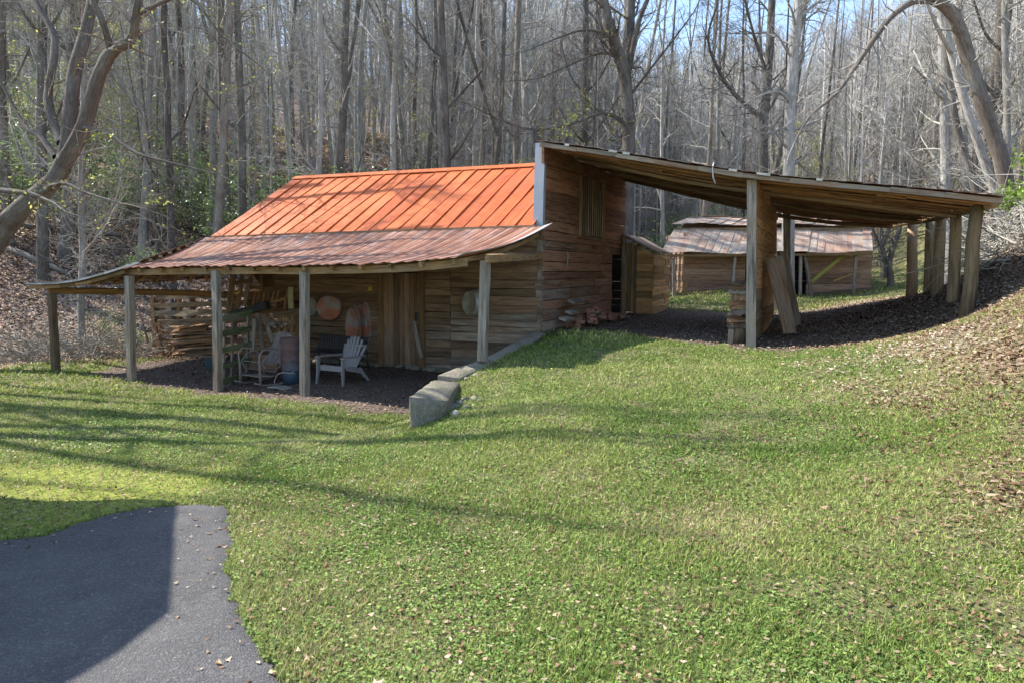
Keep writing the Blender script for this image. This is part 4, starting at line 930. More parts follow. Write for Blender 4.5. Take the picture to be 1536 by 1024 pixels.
for (px, Y, w, lab, m, sd) in ((124, 17.6, 12, 'straight slender tree standing alone on the leafy slope left of the porch', B_grey, 51), (262, 19.5, 13, 'slender tree with a dark lower trunk just left of the orange roof', B_dark, 52), (322, 24, 15, 'dark trunk directly behind the left end of the orange roof', B_brown, 53),
        (368, 26, 15, 'tall dark trunk left of the orange roof ridge', B_dark, 54), (498, 27, 15, 'thick dark trunk behind the left third of the roof ridge', B_dark, 55), (475, 24, 11, 'grey trunk above the left third of the roof ridge', B_grey, 56), (588, 26, 11, 'grey straight trunk behind the middle of the roof ridge', B_grey, 57),
        (676, 25, 15, 'dark crooked trunk behind the right half of the roof ridge', B_dark, 58), (634, 29, 10, 'slim dark trunk behind the middle of the roof ridge', B_dark, 59), (772, 29, 11, 'tall slim trunk behind the ridge near the corner trim', B_brown, 60), (876, 29, 12, 'dark trunk behind the high end of the lean-to left of the forked tree', B_dark, 61),
        (1424, 21, 17, 'pale straight trunk left of the leaning trees', B_pale, 62), (1450, 24, 16, 'grey straight trunk behind the leaning trees', B_grey, 63), (1492, 22, 17, 'tall trunk behind the leaning trees near the right edge', B_brown, 64), (1514, 20, 12, 'grey trunk nearest the right edge behind the evergreen', B_grey, 65),
        (66, 22, 18, 'dark tall trunk behind the crooked tree at the left', B_dark, 66), (98, 24, 20, 'thick dark trunk between the limbs of the crooked tree', B_dark, 67), (210, 25, 12, 'grey trunk on the slope between the crooked tree and the roof', B_grey, 68), (14, 24, 14, 'dark trunk at the far left edge behind the crooked tree', B_brown, 69)):
    p = hY(px, 380, Y); gz = h1(p.x, p.y); py = 405-(gz-CAMZ)/Y*1024; rr = random.Random(sd); L = [(px+rr.uniform(-2, 2), py, Y, w*1.1)]; x = px; yy = py; dr = rr.uniform(-.05, .05)
    while yy > -150: yy -= 75; x += 75*dr+rr.uniform(-3, 3); L.append((x, yy, Y, w*(1-.22*(py-yy)/500)))
    lims = [L]
    for _ in range(5):
        i = rr.randint(2, len(L)-1); sx = rr.choice((-1, 1)); a, b = L[i][0], L[i][1]; w0 = L[i][3]*.42; lims.append([(a, b, Y, w0), (a+sx*22, b-24, Y-rr.uniform(-.6, .8), w0*.75), (a+sx*rr.uniform(35, 60), b-rr.uniform(50, 90), Y-rr.uniform(-1, 1.3), w0*.45)])
    lims = [[(a_, b_, Y_, w_*.86) for a_, b_, Y_, w_ in L_] for L_ in lims]
    traced(lab, m, lims, sd, 1.5, 3, cm=B_twig if m in (B_pale, B_grey) else B_grey); placed.append((p.x, p.y))
# small crooked trees standing in the meadow, seen under the lean-to roof
for i, (pts, lab) in enumerate((([(1336, 418, 31, 9), (1334, 395, 31, 8), (1340, 372, 31, 7), (1350, 340, 31, 6), (1352, 300, 31, 5)], 'small crooked tree in the meadow right of the low shed'), ([(1326, 400, 36, 9), (1322, 370, 36, 8), (1332, 345, 36, 7), (1330, 300, 36, 5)], 'small tree at the right-hand end of the low shed roof'))):
    traced(lab, B_dark, [pts, [(pts[1][0], pts[1][1], pts[1][2], 5), (pts[1][0]-14, pts[1][1]-30, pts[1][2], 4), (pts[1][0]-12, pts[1][1]-70, pts[1][2], 3)]], 70+i, 1.0, 3)
# ---- the woods, zone by zone
G = 'bare trees of the hillside woods'
Fk, Sk, Uk = ['F0', 'F1', 'F2', 'F3', 'F4', 'F5'], ['S0', 'S1', 'S2', 'S3'], ['U0', 'U1', 'U2']
scatter_trees(26, Fk, 0, 0, 27, 50, 1.6, ('bare grey tree on the leafy hillside left of the orange roof', G), pxr=(-40, 330))
scatter_trees(36, Fk, 0, 0, 23, 50, 1.5, ('bare tree in the woods straight behind the orange roof', G), pxr=(330, 820))
scatter_trees(24, Fk, 0, 0, 30, 60, 2.0, ('bare tree in the woods behind the high end of the lean-to roof', G), pxr=(820, 1180))
scatter_trees(20, Fk, 0, 0, 36, 70, 2.4, ('bare tree in the woods behind the low end of the lean-to roof', G), pxr=(1180, 1420), sc=(.6, .85))
scatter_trees(12, Fk, 0, 0, 19, 40, 1.6, ('bare tree on the bank at the right edge behind the leaning trunks', G), pxr=(1420, 1600))
scatter_trees(24, Sk, 0, 0, 24, 42, 1.2, ('thin bare sapling on the hillside left of the orange roof', 'thin saplings in the woods'), pxr=(-40, 330))
scatter_trees(28, Sk, 0, 0, 22, 40, 1.0, ('thin bare sapling among the trunks behind the orange roof', 'thin saplings in the woods'), pxr=(330, 820))
scatter_trees(22, Sk, 0, 0, 25, 48, 1.3, ('thin bare sapling seen over the high half of the lean-to roof', 'thin saplings in the woods'), pxr=(820, 1180))
scatter_trees(22, Sk, 0, 0, 36, 60, 1.5, ('thin bare sapling seen over the low half of the lean-to roof', 'thin saplings in the woods'), pxr=(1180, 1440), sc=(.6, .85))
scatter_trees(10, Sk, 0, 0, 15, 30, 1.0, ('thin bare sapling on the bank at the right edge', 'thin saplings in the woods'), pxr=(1460, 1600))
scatter_trees(5, ['U0', 'U2'], 0, 0, 25, 36, 1.6, ('low spreading twiggy tree on the slope left of the orange roof', 'low twiggy trees under the woods'), pxr=(-40, 340))
scatter_trees(10, Uk, 0, 0, 22, 38, 2.0, ('low spreading twiggy tree behind the orange roof', 'low twiggy trees under the woods'), pxr=(380, 860))
scatter_trees(16, ['U1', 'U2'], 0, 0, 35, 55, 1.8, ('low spreading pale twiggy tree behind the low shed', 'low twiggy trees under the woods'), pxr=(900, 1440))
# bare trees left of the picture whose shadows stripe the lawn
for i, (x, y, k, s) in enumerate(((-14.0, 12.5, 'T0', 1.35), (-14.6, 13.75, 'T1', 1.1), (-12.7, 11.15, 'T1', 1.1), (-13.2, 10.2, 'T0', 1.25), (-16.2, 11.6, 'T1', 1.2), (-16.0, 14.9, 'T0', .8), (-12.4, 8.6, 'S1', .9), (-19, 13.4, 'T0', 1.3), (-18.5, 12.3, 'T1', 1.5), (-18, 18.5, 'F4', 1.0), (-13.4, 12.3, 'S3', 1.0), (-14, 14.8, 'S1', 1.0))):
    place(k, x, y, i*1.7, s, ('bare tree', 'tall bare tree')[k[0] in 'FT']+' beyond the left side of the lawn, outside the picture', 'bare trees left of the lawn')
for k in proto:
    if k not in used: print('unused', k)
for i, (px, py, L_, r, an) in enumerate(((150, 352, 1.6, .12, .5), (60, 395, 2.4, .10, -.2), (190, 372, 1.8, .07, .9), (110, 440, 1.5, .06, .1), (205, 408, 1.2, .05, -.6), (30, 340, 2.0, .11, .3))):
    c_ = hG(px, py); d_ = Vector((math.cos(an), math.sin(an), 0)); f = MB(); pts = []
    for k in range(6):
        q_ = c_+d_*(L_*(k/5-.5)); pts.append(Vector((q_.x, q_.y, h1(q_.x, q_.y)+r*.6+R.uniform(-.02, .02))))
    f.tube(pts, [r, r*1.05, r*.95, r*.9, r*.8, r*.65], 9, rough=.08); f.bar(pts[2], pts[2]+Vector((R.uniform(-.2, .2), -.1, .35)), r*.5, r*.5, ZD, taper=.3)
    solo(f, 'fallen_log', B_brown, label=('short fallen log on the leafy slope between the crooked tree and the roof', 'long fallen log on the slope below the crooked tree', 'thin fallen log lying uphill left of the porch roof', 'thin fallen branch log low on the slope behind the left porch post', 'thin fallen stick log behind the wing of the porch roof', 'fallen log by the trunk of the crooked tree')[i], cat='log')
# ---- far woods that read as one mass
rr = random.Random(77); FV, FP = [], []
for q in range(6):
    f = MB(); R.seed(500+q); H = rr.uniform(15, 20); pts = limb(rr, (0, 0, -.4), (rr.gauss(0, .05), rr.gauss(0, .05), 1), H, 5, .04, .05); f.tube(pts, [.15-.024*i for i in range(6)], 4, cap=False)
    for i in range(40):
        a = rr.uniform(.1, 1); x = a*5; j = min(int(x), 4); p = pts[j].lerp(pts[j+1], x-j); th = rr.uniform(0, 6.28); el = rr.uniform(.2, 1.1); L = rr.uniform(1.6, 3.6)*(1.2-.6*a)
        b = limb(rr, p, (math.cos(th)*math.cos(el), math.sin(th)*math.cos(el), math.sin(el)), L, 2, .15, .1); f.tube(b, [.032, .02, .008], 3, cap=False)
        for _ in range(3): c = limb(rr, b[1], rdir(rr, (b[2]-b[1]).normalized(), .7), L*.6, 1, .1, .1); f.tube(c, [.014, .006], 3, cap=False)
    v = np.array(f.v); FV.append(np.stack([v[list(fc)] for fc in f.f if len(fc) == 4])); FP.append(len(FV[-1]))
AV, AC = [], []
for i in range(1800):
    y = rr.uniform(42, 125); x = rr.uniform(-.85, .85)*y
    if rr.random() < .5: x = rr.uniform(-.1, .7)*y
    if abs(x-.42*y) < 3 and y < 52: continue
    V = FV[i % 6]; a = rr.uniform(0, 6.28); s = rr.uniform(.75, 1.15)*(.68 if x > .15*y else 1); ca, sa = math.cos(a)*s, math.sin(a)*s
    W = np.stack([V[..., 0]*ca-V[..., 1]*sa+x, V[..., 0]*sa+V[..., 1]*ca+y, V[..., 2]*s+h1(x, y)], -1); AV.append(W); AC.append(np.tile([rr.random(), rr.random(), 0, 1], (len(W), 1)))
M_far = leafy('far_bark', [(0, (.20, .185, .165)), (.5, (.38, .355, .32)), (1, (.56, .53, .48))], 0, .9)
o = bulk('distant_woods', np.concatenate(AV), 4, np.concatenate(AC), M_far); meta(o, 'far bare grey woods covering the hills behind everything', 'woods', kind='stuff')
# ---- evergreen shrubs
def make_shrub(name, seed, w, h, n, mat, size=.06):
    rr = random.Random(seed); root = empty(name, (0, 0, 0)); f = MB(); tips = []
    for i in range(9):
        th = rr.uniform(0, 6.28); branchy(f, rr, (rr.uniform(-.15, .15), rr.uniform(-.15, .15), -.05), Vector((math.cos(th)*w/h*.55, math.sin(th)*w/h*.55, 1)).normalized(), h*rr.uniform(.6, .95), .022, 2, (5, 3), .14, .03, tips)
    f.build('stems', B_brown, root, False); T = np.array([tuple(t) for t in tips]); c = T[NR.randint(0, len(T), n)]+NR.normal(0, .10, (n, 3)); c[:, 2] = np.maximum(c[:, 2], .05)
    pc = np.stack([np.clip(NR.rand(n)*.8+.2*c[:, 2]/h, 0, 1), NR.rand(n), NR.rand(n), np.ones(n)], 1); o = bulk('foliage', leafcards(c, size), 4, pc, mat); o.parent = root; return root
sp = [make_shrub('evergreen_shrub', 201, 1.6, 2.6, 1500, M_shrub, .06), make_shrub('evergreen_shrub', 202, 2.2, 1.8, 1400, M_shrub, .06), make_shrub('evergreen_shrub', 203, 1.8, 3.4, 1500, M_shrub, .055)]
su = set()
for i, (px, Y, sc) in enumerate(((20, 25, 1.3), (70, 27, 1.3), (-20, 24, 1.4), (190, 28, 1.1), (240, 30, 1.1), (300, 30, 1.0), (150, 31, 1.2), (280, 34, 1.2), (55, 30, 1.4), (110, 26, 1.1), (215, 24, .6), (160, 18.6, .3), (420, 28, 1.2), (560, 27, 1.3), (600, 30, 1.2), (650, 27, 1.1), (720, 30, 1.1), (340, 27, 1.1), (1020, 40, 1.3), (1060, 38, 1.2), (1090, 42, 1.2), (985, 36, .9), (200, 18.3, .3), (350, 32, 1.0), (1480, 21, .7), (10, 30, 1.5), (90, 34, 1.6), (225, 36, 1.5), (310, 30, .9), (575, 26, 1.4), (625, 28, 1.4), (690, 29, 1.5), (740, 27, 1.3), (500, 30, 1.3), (450, 32, 1.4), (1400, 24, .6))):
    x = (px-768)/1024*Y; k = i % 3; o = sp[k] if k not in su else copy_tree(sp[k]); su.add(k); o.location = (x, Y, h1(x, Y)); o.rotation_euler = (0, 0, i*1.3); o.scale = (sc,)*3
    lab = 'leafy evergreen shrub on the leaf covered slope left of the roof' if px < 330 else ('leafy evergreen shrub in the woods behind the orange roof' if px < 800 else ('leafy evergreen shrub behind the low shed' if px < 1200 else 'small evergreen shrub on the bank at the right'))
    meta(o, lab, 'shrub', 'evergreen shrubs under the woods')
# bright evergreen at the right edge
q = hY(1560, 225, 10.5); gz = h1(q.x+.5, 10.5); rr = random.Random(9); root = empty('young_evergreen', (q.x+.55, 10.5, gz), 'bright green young evergreen at the right edge above the bank', 'tree'); f = MB(); tips = []
f.tube([(q.x+.55, 10.5, gz-.3), (q.x+.58, 10.55, gz+1.4), (q.x+.5, 10.5, 5.0)], [.05, .04, .01], 7)
g = MB()
for i in range(26):
    z = max(gz+.3, 3.3)+1.5*i/26; th = rr.uniform(0, 6.28); L = rr.uniform(.4, .85)*(1-.35*i/26); branchy(g, rr, (q.x+.56, 10.52, z), Vector((math.cos(th), math.sin(th), -.1)).normalized(), L, .012, 2, (6, 4), .12, -.08, tips)
f.build('trunk', B_brown, root); g.build('boughs', B_brown, root)
T = np.array([tuple(t) for t in tips]); n = 9000; c = T[NR.randint(0, len(T), n)]+NR.normal(0, .045, (n, 3))-np.array(root.location)
o = bulk('foliage', leafcards(c, .03), 4, np.stack([NR.rand(n), NR.rand(n), NR.rand(n), np.ones(n)], 1), M_bright); o.parent = root
# brush heaps: tangles of dead sticks
def brush(name, label, pts, n, seed, L=(.5, 1.8), zo=.5):
    rr = random.Random(seed); f = MB()
    for i in range(n):
        px, Y, sx = rr.choice(pts); x = (px+rr.uniform(-sx, sx)-768)/1024*Y; y = Y+rr.uniform(-.8, .8)
        if in_barn(x, y, -3.2): continue
        z = h1(x, y)+rr.random()**2*zo; th = rr.uniform(0, 6.28); l = rr.uniform(*L); el = rr.uniform(-.15, .8)
        p = limb(rr, (x, y, z), (math.cos(th)*math.cos(el), math.sin(th)*math.cos(el), math.sin(el)), l, 5, .22, -.06); r = rr.uniform(.004, .014)
        f.tube(p, [r, r, r*.9, r*.8, r*.6, r*.3], 4, cap=False)
    o = f.build(name, B_twig); meta(o, label, 'brush', kind='stuff')
brush('brush_tangle', 'tangle of dead sticks and vines at the foot of the left slope', [(20, 16.6, 60), (70, 16.4, 50), (130, 16.3, 50), (190, 16.8, 40), (40, 17.6, 60), (140, 17.6, 50)], 520, 3, zo=.5)
brush('bank_tangle', 'tangle of bare vines and sticks on the bank at the right edge', [(1510, 13, 18), (1525, 12, 20), (1510, 15, 25), (1530, 13.5, 20), (1510, 18, 35)], 380, 4, (.6, 2.2), .7)
# ================================================================ RETAINING WALL AND STONES
from mathutils import noise as mn
def hexa(mb, c, n=6, amp=.03, sc=3, pc=None, rnd=.0):
    """8 corners (bottom 4 ring, top 4 ring) -> rough block"""
    c = [Vector(p) for p in c]; pc = pc or mb.col(); cen = sum(c, Vector())/8
    def tri(u, v, w):
        b = c[0].lerp(c[1], u).lerp(c[3].lerp(c[2], u), v); t = c[4].lerp(c[5], u).lerp(c[7].lerp(c[6], u), v); p = b.lerp(t, w)
        q = Vector((abs(u-.5)*2, abs(v-.5)*2, abs(w-.5)*2)); e = sorted(q)[1]; p = p.lerp(cen, rnd*max(0, e-.5)*2*max(0, e-.5)*2)
        return p+mn.noise_vector(p*sc)*amp+mn.noise_vector(p*sc*4)*amp*.35
    for fx in range(6):
        def fn(i, j, fx=fx):
            a, b = i/n, j/n
            return tri(*((a, b, 1), (b, a, 0), (a, 0, b), (b, 1, a), (0, b, a), (1, a, b))[fx])
        mb.grid(fn, n, n, 0, pcf=lambda i, j: pc, smooth=True)
    return mb
FBL = hG(612, 649); FTL = hY(612, 590, FBL.y+.12); FBR = hG(664, 628); FTR = hY(672, 598, FBR.y+.05)
BTL = hY(652, 566, 10.05); BTR = hY(690, 571, 10.1)
dn = Vector((0, 0, -.35)); f = MB()
hexa(f, [FBL+dn, FBR+dn, Vector((BTR.x, BTR.y, -.3)), Vector((BTL.x-.02, BTL.y, -.3)), FTL, FTR, BTR, BTL], 12, .035, 1.7, rnd=.07)
solo(f, 'boulder', S_rock, FBL.lerp(FBR, .5), label='large grey boulder at the near end of the low stone wall', cat='boulder')
rw = empty('retaining_wall', (-.4, 10.8, 0), 'low mossy concrete and stone wall running up to the barn corner', 'wall'); rw['kind'] = 'thing'
kp = [(hY(655, 564, 10.0), hY(690, 568, 10.0)), (hY(700, 548, 10.5), hY(722, 553, 10.45)), (hY(727, 538, 10.95), hY(748, 546, 10.85)), (hY(770, 515, 12.2), hY(792, 522, 12.1)), (hY(803, 497, 13.4), hY(818, 500, 13.3))]
f = MB()
for (a, b), (c, d) in zip(kp[:-1], kp[1:]):
    z0 = lambda p: Vector((p.x, p.y, -.35)); g = (c-a)*-.002; up_ = ZD*.035; hexa(f, [z0(a)+g, z0(b)+g, z0(d)-g, z0(c)-g, a+g+up_, b+g+up_, d-g+up_, c-g+up_], 8, .012, 3.2, pc=(.5, .5, .5, 1), rnd=.04)
f.build('wall_blocks', S_kerb, rw)
for i, (px, py, r) in enumerate(((676, 612, .10), (690, 606, .09), (697, 600, .07), (684, 622, .08), (701, 612, .06), (712, 598, .06), (722, 601, .05))):
    p = hG(px, py); f = MB(); f.rock((p.x, p.y, p.z+r*.05), r, (1.3, .8, .75), 2, .25, R.uniform(0, 3)); solo(f, 'stone', S_rock, label='small stone tucked against the right side of the big boulder', cat='stone', group='small stones beside the boulder')
for i, (px, py, r) in enumerate(((700, 568, .06), (714, 563, .07), (728, 559, .05))):
    p = hG(px, py); f = MB(); f.rock((p.x, p.y, p.z), r, (1.4, .8, .6), 2, .25, R.uniform(0, 3)); solo(f, 'stone', S_rock, label='small flat stone lying in the grass along the top of the low wall', cat='stone', group='small stones along the low wall')
# ================================================================ BRICK PILE at the side wall
BR = MB(); lab = 'old red brick in the heap against the barn side wall'
for i in range(54):
    k = R.random(); s = lerp(s_of(848, -.25, 485), s_of(930, -.25, 470), k); t = -R.uniform(.06, .55); p = U(t, s); top = .42*math.sin(math.pi*min(1, k*.9+.12))*(1-(-t)/.75)+.05
    z = h1(p.x, p.y)+R.uniform(0, top)+.02; f = MB(); rz = R.uniform(0, 3.14)
    sx, sy, szz = (R.uniform(.17, .22), .10, .065) if R.random() < .7 else (.10, .09, .07)
    d = Vector((math.cos(rz), math.sin(rz), R.uniform(-.35, .35))).normalized()
    if R.random() < .9: f.bar(Vector((p.x, p.y, z))-d*sx/2, Vector((p.x, p.y, z))+d*sx/2, sy, szz, ZD+Vector((R.uniform(-.5, .5), R.uniform(-.5, .5), 0)), .5, .006, seg=2); solo(f, 'brick', M_brick, label=lab, cat='brick', group='bricks heaped against the side wall')
    else: f.rock((p.x, p.y, z), R.uniform(.06, .10), (1.2, .9, .7), 2, .3, rz); solo(f, 'stone', S_rock, label='grey stone mixed into the brick heap against the side wall', cat='stone', group='stones in the brick heap')
for (px, py, L_) in ((850, 478, .5), (858, 468, .45), (864, 452, .6)):
    p = hT(px, py, -.3); f = MB(); f.bar(p-vD*L_/2, p+vD*L_/2, .16, .05, ZD+uD*-.3, .8, seg=2)
    solo(f, 'block', W_old, label={478: 'lowest grey slab at the left end of the brick heap', 468: 'middle grey slab at the left end of the brick heap', 452: 'topmost long slab leaning on the brick heap'}[py], cat='slab')
# ================================================================ THINGS UNDER THE PORCH
def local(name, px, py, s, rz, label, cat, group=None):
    p = hS(px, py, s); p.z = h1(p.x, p.y); return empty(name, p, label, cat, group, rz)
# plastic garden chair
ch = local('garden_chair', 513, 568, -2.1, math.radians(-27), 'grey plastic garden chair with fanned slat back beside the front post', 'chair')
ch.scale = (.92, .92, .92); V = Vector
def part(root, name, mat, fn): f = MB(); fn(f); return f.build(name, mat, root, False)
def seatf(f):
    for i in range(6): f.bar((-.28, -.27+i*.092, .37-i*.020), (.28, -.27+i*.092, .37-i*.020), .08, .02, V((0, .2, 1)), jit=0)
    f.bar((-.29, -.315, .34), (.29, -.315, .34), .02, .11, ZD, jit=0)
part(ch, 'seat', M_plast, seatf)
def backf(f):
    for i in range(-3, 4):
        x = i*.068; h = .93-.020*i*i; f.bar((x*.8, .20, .27), (x*1.35, .46, h), .062, .018, V((0, -1, .4)), jit=0, seg=3)
    f.bar((-.22, .285, .45), (.22, .285, .45), .05, .02, V((0, -1, .4)), jit=0); f.bar((-.26, .40, .74), (.26, .40, .74), .04, .018, V((0, -1, .4)), jit=0)
part(ch, 'backrest', M_plast, backf)
for sx in (-1, 1):
    part(ch, 'armrest', M_plast, lambda f: (f.bar((sx*.34, -.37, .56), (sx*.33, .05, .56), .11, .022, ZD, jit=0), f.bar((sx*.33, .05, .56), (sx*.28, .38, .545), .085, .022, ZD, jit=0)))
    part(ch, 'leg', M_plast, lambda f: (f.bar((sx*.33, -.33, .55), (sx*.325, -.345, .30), .075, .035, V((1, 0, 0)), jit=0, seg=2), f.bar((sx*.325, -.345, .30), (sx*.35, -.37, 0), .07, .035, V((1, 0, 0)), jit=0, taper=.65, seg=2)))
    part(ch, 'leg', M_plast, lambda f: (f.bar((sx*.30, -.20, .345), (sx*.29, .30, .22), .10, .03, V((1, 0, 0)), jit=0), f.bar((sx*.29, .20, .28), (sx*.33, .46, 0), .09, .035, V((1, 0, 0)), jit=0, taper=.6)))
# bentwood rocker
rk = local('rocking_chair', 399, 574, -2.6, math.radians(-33), 'weathered bentwood rocking chair with slatted seat and back', 'chair')
part(rk, 'seat', M_twig, lambda f: [f.bar((-.25+i*.058, -.28, .46), (-.25+i*.058, .20, .40), .042, .014, ZD, seg=2, bow=-.02) for i in range(9)])
part(rk, 'backrest', M_twig, lambda f: [f.bar((-.23+i*.058, .18, .40), (-.23+i*.058, .46, .98-.004*(i-4)**2), .042, .014, V((0, -1, .5)), seg=3, bow=-.03) for i in range(9)]+[f.bar((-.28, .30, .66), (.28, .30, .66), .03, .02, V((0, -1, .5))), f.bar((-.28, .42, .90), (.28, .42, .90), .03, .02, V((0, -1, .5)))])
part(rk, 'foot_shelf', M_twig, lambda f: [f.bar((-.25+i*.058, -.34, .20), (-.25+i*.058, .02, .17), .042, .014, ZD) for i in range(9)])
for sx in (-1, 1):
    def hoop(f):
        f.tube([(sx*.3, -.36, .03), (sx*.3, -.36, .45), (sx*.31, -.36, .60), (sx*.31, -.28, .70), (sx*.31, -.10, .68), (sx*.3, .12, .56), (sx*.3, .34, .66)], .013, 6)
        f.tube([(sx*.31, -.30, .46), (sx*.31, -.20, .58), (sx*.31, 0, .62), (sx*.31, .12, .52), (sx*.31, .10, .36), (sx*.31, -.05, .26), (sx*.31, -.22, .30), (sx*.31, -.30, .46)], .011, 6)
    part(rk, 'armrest', M_twig, hoop)
    part(rk, 'rocker', M_twig, lambda f: f.tube([(sx*.3, -.48, .10), (sx*.3, -.25, .03), (sx*.3, .05, .015), (sx*.3, .32, .05), (sx*.3, .55, .14)], .015, 6))
    for y in (-.34, .18): part(rk, 'leg', M_twig, lambda f: f.tube([(sx*.3, y, .03), (sx*.295, y, .44)], .016, 6))
f = MB(); b = hS(372, 555, -2.3)
# driftwood-like crooked branch standing behind the rocker
b = hS(371, 572, -1.7); b.z = h1(b.x, b.y); f.tube([b, hS(373, 545, -1.7), hS(371, 522, -1.7), hS(364, 500, -1.7), hS(358, 486, -1.7), hS(365, 484, -1.7), hS(378, 488, -1.7)], [.022, .02, .018, .016, .014, .012, .01], 7); solo(f, 'bent_branch', M_twig, b, label='bent grey branch rising left of the rocking chair', cat='branch')
# drum on a bin
q = hS(437, 578, -2.35); q.z = h1(q.x, q.y); f = MB(); f.lathe([(.0, .0), (.155, 0), (.17, .24), (.16, .25), (0, .25)], 20, Matrix.Translation(q)); solo(f, 'bin', M_blue, q, label='dark blue bin under the rusty drum', cat='bin')
dq = q+ZD*.25; dr = empty('drum', dq, 'rusty steel drum standing on a blue bin behind the front post', 'drum'); zs = [0, .02]+[k*.62/14 for k in range(1, 15)]
pf = [(0, 0), (.18, 0), (.188, .01), (.18, .03), (.18, .19), (.19, .205), (.18, .22), (.18, .39), (.19, .405), (.18, .42), (.18, .58), (.188, .60), (.188, .615)]
f = MB(); f.lathe(pf, 28, Matrix.Translation(dq)); f.build('drum_body', M_rust, dr); f = MB(); f.lathe([(.178, .60), (.17, .598), (0, .60)], 28, Matrix.Translation(dq)); f.build('lid', M_rust, dr)
# bent tube stand and flat tin lid
f = MB(); b = hS(412, 582, -2.95); b.z = h1(b.x, b.y); f.tube([b, hS(412, 570, -2.95), hS(416, 561, -2.95), hS(424, 558, -2.95), hS(440, 560, -2.9), hS(446, 560, -2.6)], .012, 6); f.tube([hS(436, 560, -2.9), hS(441, 556, -2.9)], .010, 6); solo(f, 'bent_tube', M_twig, b, label='bent metal tube standing in front of the rusty drum', cat='tube')
p = hS(420, 579, -3.05); p.z = h1(p.x, p.y)+.03; f = MB(); f.bar(p-uD*.2, p+uD*.2+ZD*.02, .22, .02, ZD, .5, seg=3, bow=.02); solo(f, 'tin_sheet', M_galv, label='flat dull metal sheet lying on the ground before the drum', cat='sheet')
# iron bench with slatted back
bn = local('bench', 506, 560, -.95, math.atan2(uD.y, uD.x)+math.pi, 'dark iron bench with narrow slatted back against the barn wall', 'bench')
part(bn, 'backrest', M_iron, lambda f: [f.bar((-.62+i*.065, .16, .42), (-.62+i*.065, .24, .70), .04, .015, V((0, -1, .2))) for i in range(20)]+[f.bar((-.66, .24, .70), (.66, .24, .70), .03, .03, ZD), f.bar((-.66, .16, .44), (.66, .16, .44), .03, .03, ZD)])
part(bn, 'seat', M_iron, lambda f: [f.bar((-.64, -.22+i*.075, .40), (.64, -.22+i*.075, .40), .05, .018, ZD) for i in range(5)])
for sx in (-1, 1):
    part(bn, 'armrest', M_iron, lambda f: f.tube([(sx*.66, .2, .6), (sx*.66, .0, .66), (sx*.66, -.2, .64), (sx*.66, -.28, .56), (sx*.66, -.24, .42), (sx*.66, -.27, .0)], .014, 6))
    part(bn, 'leg', M_iron, lambda f: (f.tube([(sx*.64, .18, .45), (sx*.64, .2, .2), (sx*.64, .26, 0)], .014, 6), f.tube([(sx*.64, .1, .38), (sx*.64, .0, .25), (sx*.64, -.12, .3), (sx*.64, -.2, .38)], .01, 6)))
# tubs on the wall
def onwall(px, py, s, yaw=0, pitch=0): p = hS(px, py, s); rot = Vector((-vD.x, -vD.y, 0)); m = Matrix.Rotation(yaw, 4, 'Z') @ rot.to_track_quat('Z', 'Y').to_matrix().to_4x4() @ Matrix.Rotation(pitch, 4, 'X'); m.translation = p; return m
def tub(px, py, r, dep, mat, label, yaw=.25, sx=1, sy=1, s=-.28):
    M = onwall(px, py, s, yaw); f = MB()
    f.lathe([(0, .0), (r*.3, .0), (r*.34, .006), (r*.6, .0), (r*.64, .006), (r*.86, 0), (r*.9, .012), (r*.93, -.02), (r*1.0, -dep*.5), (r*1.03, -dep*.95), (r*1.08, -dep), (r*1.08, -dep-.02), (r*1.0, -dep-.02)], 30, M, sx=sx, sy=sy)
    return solo(f, 'wash_tub', mat, M.translation, label=label, cat='tub')
tub(463, 460, .235, .20, M_galv, 'round galvanised tub hung on the wall partly behind a porch post', .2)
tub(493, 462, .30, .30, M_rustpan, 'orange and grey rusted round tub on the wall beside the long tub', .45)
tub(704, 455, .265, .24, M_galv, 'round galvanised tub hung on the wall right of the barn door', -.45)
tub(540, 487, .5, .14, M_rustpan, 'taller rusted long tub hung upright behind the shorter one', -.1, .38, 1, -.16)
tub(527, 490, .44, .12, M_rustpan, 'rusty long bathtub shaped pan hung upright in front of another', .15, .36, 1, -.34)
M = onwall(555, 433, -.08); f = MB(); f.lathe([(0, .012), (.05, .012), (.06, .0), (.06, -.02)], 20, M); solo(f, 'round_thermometer', M_yel, M.translation, label='small yellow round disc nailed to the wall left of the door', cat='disc')
# green gate leaning between post and wall
gt = empty('slatted_gate', (hY(335, 578, 12.7).x, 12.7, 0), 'moss green slatted wooden gate standing behind the second post', 'gate')
gl0, gl1 = hY(333, 480, 12.75), hY(376, 470, 13.75); d = (gl1-gl0); d.z = 0; nr = Vector((d.y, -d.x, 0)).normalized()
for k, (ya, yb) in enumerate(((478, 467), (500, 491), (524, 514), (548, 537), (571, 559))):
    f = MB(); f.bar(hY(333, ya+1, 12.75), hY(377, yb+2, 13.75), .11, .03, nr, .5, seg=2); f.build('slat', W_green, gt)
for px, Y in ((337, 12.85), (350, 13.15), (373, 13.7)):
    f = MB(); b = hY(px, 575, Y); b.z = h1(b.x, b.y); f.bar(b+nr*-.04, hY(px+2, 470, Y)+nr*-.04, .05, .04, nr, .8); f.build('upright', W_old, gt)
